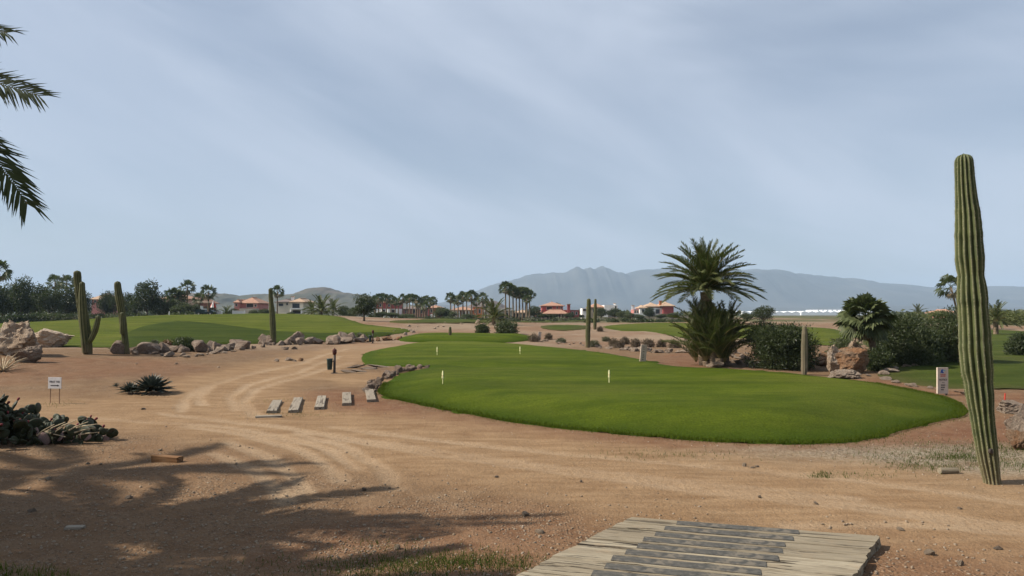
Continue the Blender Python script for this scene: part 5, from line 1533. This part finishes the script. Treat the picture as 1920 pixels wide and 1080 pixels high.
v = Villa('cream two storey villa with large windows right of the lone saguaro', 546, 170)
v.wall(521, 569, 566, None, 0, 8, 'cream'); v.hip(519, 546, 566, 560.5, 0, 8, 'slate'); v.hip(547, 570, 566, 559, -.02, 8.1, 'tile_tan'); v.window(548.5, 562, 569, 577.5, 0); v.window(537, 540, 568, 572, 0); v.window(523, 531, 569, 573.5, 0)
v.wall(548, 569.5, 578.3, 580, -1.6, -.003, 'white', 'balcony'); v.window(549, 564, 582, 588, 0, True); v.columns([568.5, 548.8], 580, None, -1.3, 'white', .2); v.wall(572, 585, 587, None, -2, -1.6, 'cream', 'garden_wall'); v.chimney(541, 556, 563, 3, 'white')
v = Villa('red house with white base behind the left palm group', 726, 215)
v.wall(705, 747, 567, 579, 0, 8, 'red'); v.wall(705, 747, 579.01, None, .05, 8, 'white', 'lower_wall'); v.hip(705, 747, 567, 561, 0, 8, 'tile'); v.window(714, 722, 580.5, 586, .05, True); v.window(735, 740, 580.5, 586, .05, True); v.window(712, 715, 570, 575, 0); v.window(728, 731, 570, 575, 0)
v.columns([717, 729, 731], 579, None, -1, 'white', .25)
v = Villa('low brown roofed house behind the dense middle palms', 775, 225)
v.wall(752, 800, 579, None, 0, 9, 'brick'); v.hip(752, 800, 579, 572, 0, 9, 'slate'); v.window(760, 764, 581, 587, 0); v.window(774, 779, 581, 587, 0); v.window(788, 792, 581, 587, 0)
v = Villa('small dark red house at the right end of the dense middle palms', 815, 215)
v.wall(803, 827, 577, None, 0, 7, 'red'); v.hip(803, 827, 577, 572, 0, 7, 'tile'); v.window(808, 812, 580, 586, 0); v.wall(809, 817, 589, None, -2.5, -1.5, 'white', 'porch_wall')
v = Villa('orange villa with red roof and arcade behind the palm row', 876, 190)
v.wall(847, 886, 581, None, 1.5, 9, 'orange'); v.hip(848, 886, 581, 574.5, 0, 9, 'tile'); v.wall(886.2, 905, 576, None, 0, 8, 'orange', 'wing'); v.wall(886, 905.4, 574.8, 575.99, -.2, 8.2, 'tile', 'parapet')
v.columns([849, 855, 861, 867, 873, 879, 884], 582, None, .2, 'white', .2); v.window(851, 858, 586, 596, 1.5, True); v.window(864, 871, 586, 596, 1.5, True); v.window(890, 894, 580, 587, 0); v.window(898, 901, 580, 587, 0); v.wall(847, 850, 574, 581, 3, 4, 'white', 'chimney')
v = Villa('long beige flat roofed house below the bare hill', 955, 180)
v.wall(911, 960, 583, None, 0, 9, 'beige'); v.wall(909, 962, 581, 582.99, -.4, 9.4, 'beige', 'roof_slab'); v.wall(925, 950, 577, 580.99, 2, 7, 'grey', 'upper_floor'); v.wall(960.2, 1000, 586, None, .5, 8, 'beige', 'wing'); v.hip(960, 1000, 586, 581, .5, 8, 'tile_tan')
v.window(946, 953, 587, 597, 0, True); v.window(964, 972, 588, 597, .5, True); v.window(978, 984, 588, 597, .5, True); v.window(916, 921, 587, 594, 0); v.window(930, 936, 587, 594, 0)
v = Villa('big red two storey villa with arcade and tiled porch roofs', 1052, 185)
v.wall(1017, 1057, 573, None, 2.5, 10, 'red'); v.hip(1017, 1057, 573, 565.5, 2.5, 10, 'tile'); v.window(1026, 1036, 575, 580, 2.5, True); v.window(1044.5, 1047, 574.5, 579, 2.5, True); v.window(1052, 1055, 575, 579, 2.5)
v.hip(1020, 1063, 588, 580.5, -.5, 2.4, 'tile'); v.wall(1058, 1087, 582, None, 1, 8, 'red', 'wing'); v.wall(1057.9, 1087.5, 581, 581.99, .8, 8.2, 'tile', 'parapet'); v.chimney(1066.5, 571, 588, .2, 'red', .75)
v.columns([1019, 1024, 1030, 1036, 1042, 1046, 1052, 1058], 588.5, None, -.2, 'peach', .2); v.wall(1005, 1017, 587, None, 2, 7, 'pink', 'wing'); v.hip(1005, 1017, 587, 582, 2, 7, 'tile', .3); v.window(1008, 1012, 590, 596, 2, True)
v.window(1027, 1034, 590.5, 598, 2.5, True); v.window(1040, 1047, 590.5, 598, 2.5, True); v.window(1072, 1076, 585, 590, 1); v.window(1080, 1083, 585, 590, 1); v.wall(1000, 1024, 595, None, -3, -2.7, 'peach', 'garden_wall')
v = Villa('white flat roofed villa right of the two thin saguaros', 1138, 195)
v.wall(1133, 1158, 572, 582, 0, 8, 'white'); v.wall(1131, 1140, 582.02, None, .1, 8, 'white', 'lower_wall'); v.wall(1140.2, 1158, 581.99, None, 1.2, 8, 'grey', 'recess'); v.wall(1108, 1132.8, 576, None, 1, 9, 'tan', 'wing'); v.hip(1108, 1133, 576, 568.5, 1, 9, 'tile')
v.window(1142, 1150, 584, 591, 1.2); v.window(1112, 1117, 579, 586, 1); v.window(1122, 1127, 579, 586, 1); v.wall(1092, 1102, 578, None, .5, 6, 'white', 'annex'); v.window(1093.5, 1099, 579, 583, .5, True); v.chimney(1155, 569.5, 573, 2, 'white', .5); v.window(1153, 1155.5, 574, 578, 0)
v = Villa('red and white villa with tan roofs left of the date palm', 1230, 185)
v.wall(1243.2, 1263, 573.5, None, 0, 8, 'red', 'wall'); v.hip(1240, 1263, 573.5, 566.5, 0, 8, 'tile_tan'); v.wall(1213, 1243, 577, None, 1, 8.5, 'white', 'lower_wall'); v.hip(1213, 1240, 574.5, 568, 1.2, 8, 'tile_tan'); v.wall(1214, 1239.5, 574.4, 577.01, 1.6, 8, 'orange', 'upper_wall')
v.wall(1200, 1212.8, 577, None, .3, 6, 'white', 'wing'); v.hip(1200, 1213, 577, 573, .3, 6, 'tile_tan', .3); v.wall(1190, 1199.8, 580, None, 1.5, 6, 'pink', 'annex'); v.wall(1184, 1199, 587.5, None, -1.5, -1.2, 'white', 'terrace'); v.chimney(1240, 564.5, 575, .9, 'orange', .6); v.chimney(1190, 573.5, 581, 2.5, 'white', .5)
v.window(1191.5, 1194, 582, 587, 1.5); v.window(1196, 1198, 582, 587, 1.5); v.window(1204, 1208, 580, 586, .3); v.window(1218, 1224, 580, 587, 1); v.window(1231, 1238, 580, 588, 1)
v = Villa('tiny pink house with tiled roof left of the tall saguaro', 1782, 150)
v.wall(1772, 1792, 586, None, 0, 6, 'pink'); v.hip(1771, 1792, 586, 581, 0, 6, 'tile'); v.window(1776, 1779, 587, 590, 0); v.window(1784, 1787, 587, 590, 0)
v = Villa('small white house high on the far hill', 583, 1335); 
z0 = at(583, 549, 1335).z - v.p.z
MB().box(-9, 3, 0, 10, z0 - 6, z0 + 3.6).build('wall', W['white'], v.root); MB().box(4, 9, 1, 9, z0 - 6, z0 + 4.8).build('wing', W['white'], v.root); MB().box(-6.5, -4, -.1, .2, z0 - .5, z0 + 1.8).build('window', W['glass'], v.root)
for a, b, yt, D, m, lab in [(403, 416, 584, 140, 'white', 'short white garden wall below the closed parasol'), (436, 459, 583, 142, 'white', 'longer white garden wall left of the pink balcony villa'), (1100, 1160, 595, 172, 'tan', 'tan stone garden wall before the white flat roofed villa'),
                            (1205, 1290, 593, 178, 'tan', 'tan stone garden wall before the red and white villa'), (660, 700, 586, 160, 'white', 'white garden wall behind the round dark tree'), (597, 640, 586, 160, 'cream', 'cream garden wall behind the low feather palms')]:
    v = Villa(lab, (a + b) / 2, D, 0, 'wall', 'garden_wall')
    v.wall(a, b, yt, None, 0, .3, m); v.wall(a, b, yt - .45, yt - .01, -.06, .36, m, 'coping')
    for q in np.linspace(a + .6, b - .6, max(2, int((b - a) / 10))): v.wall(q - .5, q + .5, yt - .9, None, -.1, .4, m, 'pillar')
def greenhouse(label, x0, x1, D, ht):
    p = on((x0 + x1) / 2, D); root = empty('greenhouse', p); tag(root, label, 'greenhouse')
    Wd = (x1 - x0) * D / F; n = max(3, int(Wd / 9)); step = Wd / n
    for k in range(n):
        a = -Wd / 2 + k * step; b = a + step - .15
        MB().add([(a, 0, -1), (b, 0, -1), (b, 60, -1), (a, 60, -1), (a, 0, ht * .7), (b, 0, ht * .7), (b, 60, ht * .7), (a, 60, ht * .7), ((a + b) / 2, 0, ht), ((a + b) / 2, 60, ht)],
                 [(0, 1, 5, 8, 4), (2, 3, 7, 9, 6), (1, 2, 6, 5), (3, 0, 4, 7), (4, 8, 9, 7), (8, 5, 6, 9)]).build('bay', W['plastic'], root)
greenhouse('long white greenhouse strip on the plain, right of the date palm', 1392, 1500, 900, 5.0)
greenhouse('white greenhouse strip on the plain left of the stocky fan palm', 1502, 1640, 950, 5.4)
greenhouse('faint farther greenhouse strip under the mountains', 1530, 1600, 1500, 8.5)
# closed parasol and golf cart on the left
p = on(400, 138)
root = empty('parasol', p); tag(root, 'closed red and white parasol above the white garden wall', 'parasol')
zt = at(400, 563, 138).z - p.z
MB().tube([(0, 0, -.1), (0, 0, zt)], .03, 6).build('pole', W['frame'], root)
for k in range(6):
    a0, a1 = k * math.pi / 3, (k + 1) * math.pi / 3
    MB().add([(0, 0, zt)] + [(math.cos(a) * r_, math.sin(a) * r_, z) for r_, z in ((.34, zt - .7), (.62, zt - 1.35)) for a in (a0, (a0 + a1) / 2, a1)], [(0, 1, 2), (0, 2, 3), (1, 4, 5, 2), (2, 5, 6, 3)]).build('panel', (W['white'], M['red'])[k % 2], root)
def golf_cart(px, D):
    p = on(px, D); root = empty('golf_cart', p, .12); tag(root, 'small golf cart with a pale roof on the crest of the left fairway', 'golf cart')
    body = simple('cart_body', (.02, .035, .03), rough=.4); 
    V = [(-1.1, .25), (1.05, .25), (1.12, .5), (.75, .72), (.55, .5), (.05, .45), (0, .75), (-.5, .78), (-1.1, .8)]
    n = len(V)
    mb = MB().add([(x, y, z) for y in (-.55, .55) for x, z in V], [tuple(range(n)), tuple(reversed(range(n, 2 * n)))] + [(i, n + i, n + (i + 1) % n, (i + 1) % n) for i in range(n)])
    mb.build('body', body, root)
    MB().box(-.95, .75, -.58, .58, 1.72, 1.78).build('roof', W['cream'], root, bevel=.02)
    for x, y in ((-.85, -.5), (-.85, .5), (.62, -.5), (.62, .5)): MB().tube([(x + (.12 if x > 0 else 0), y, .6), (x, y, 1.72)], .025, 6).build('roof_post', M['ironwood'], root)
    MB().box(-.45, .02, -.5, .5, .78, .88).build('seat', W['white'], root, bevel=.03); MB().box(-.55, -.45, -.5, .5, .88, 1.25).build('backrest', W['white'], root, bevel=.03)
    for x in (-.72, .72):
        for y in (-.5, .5):
            w_ = MB().tube([(x, y - .09, .23), (x, y + .09, .23)], .23, 14).build('wheel', M['ironwood'], root)
            MB().tube([(x, y - .1, .23), (x, y + .1, .23)], .11, 10).build('hub', W['frame'], w_)
golf_cart(386, 97)

# ------------------------------------------------------------------ the hazy air
hz, hnt = newmat('haze_air')
b = NB(hnt)
pv = b.n('ShaderNodeVolumePrincipled')
pv.inputs['Color'].default_value = (.56, .74, .95, 1)
pv.inputs['Density'].default_value = 1.5e-4
pv.inputs['Anisotropy'].default_value = .0
ho = b.n('ShaderNodeOutputMaterial')
hnt.links.new(pv.outputs[0], ho.inputs['Volume'])
zmax = max((o.matrix_world @ Vector(c)).z for o in COL.objects if o.name.startswith('mountain') for c in o.bound_box)
hb = MB().box(-8300, 8300, -8300, 8300, -9, max(zmax, 360) + 12).build('haze', hz)
tag(hb, kind='stuff')
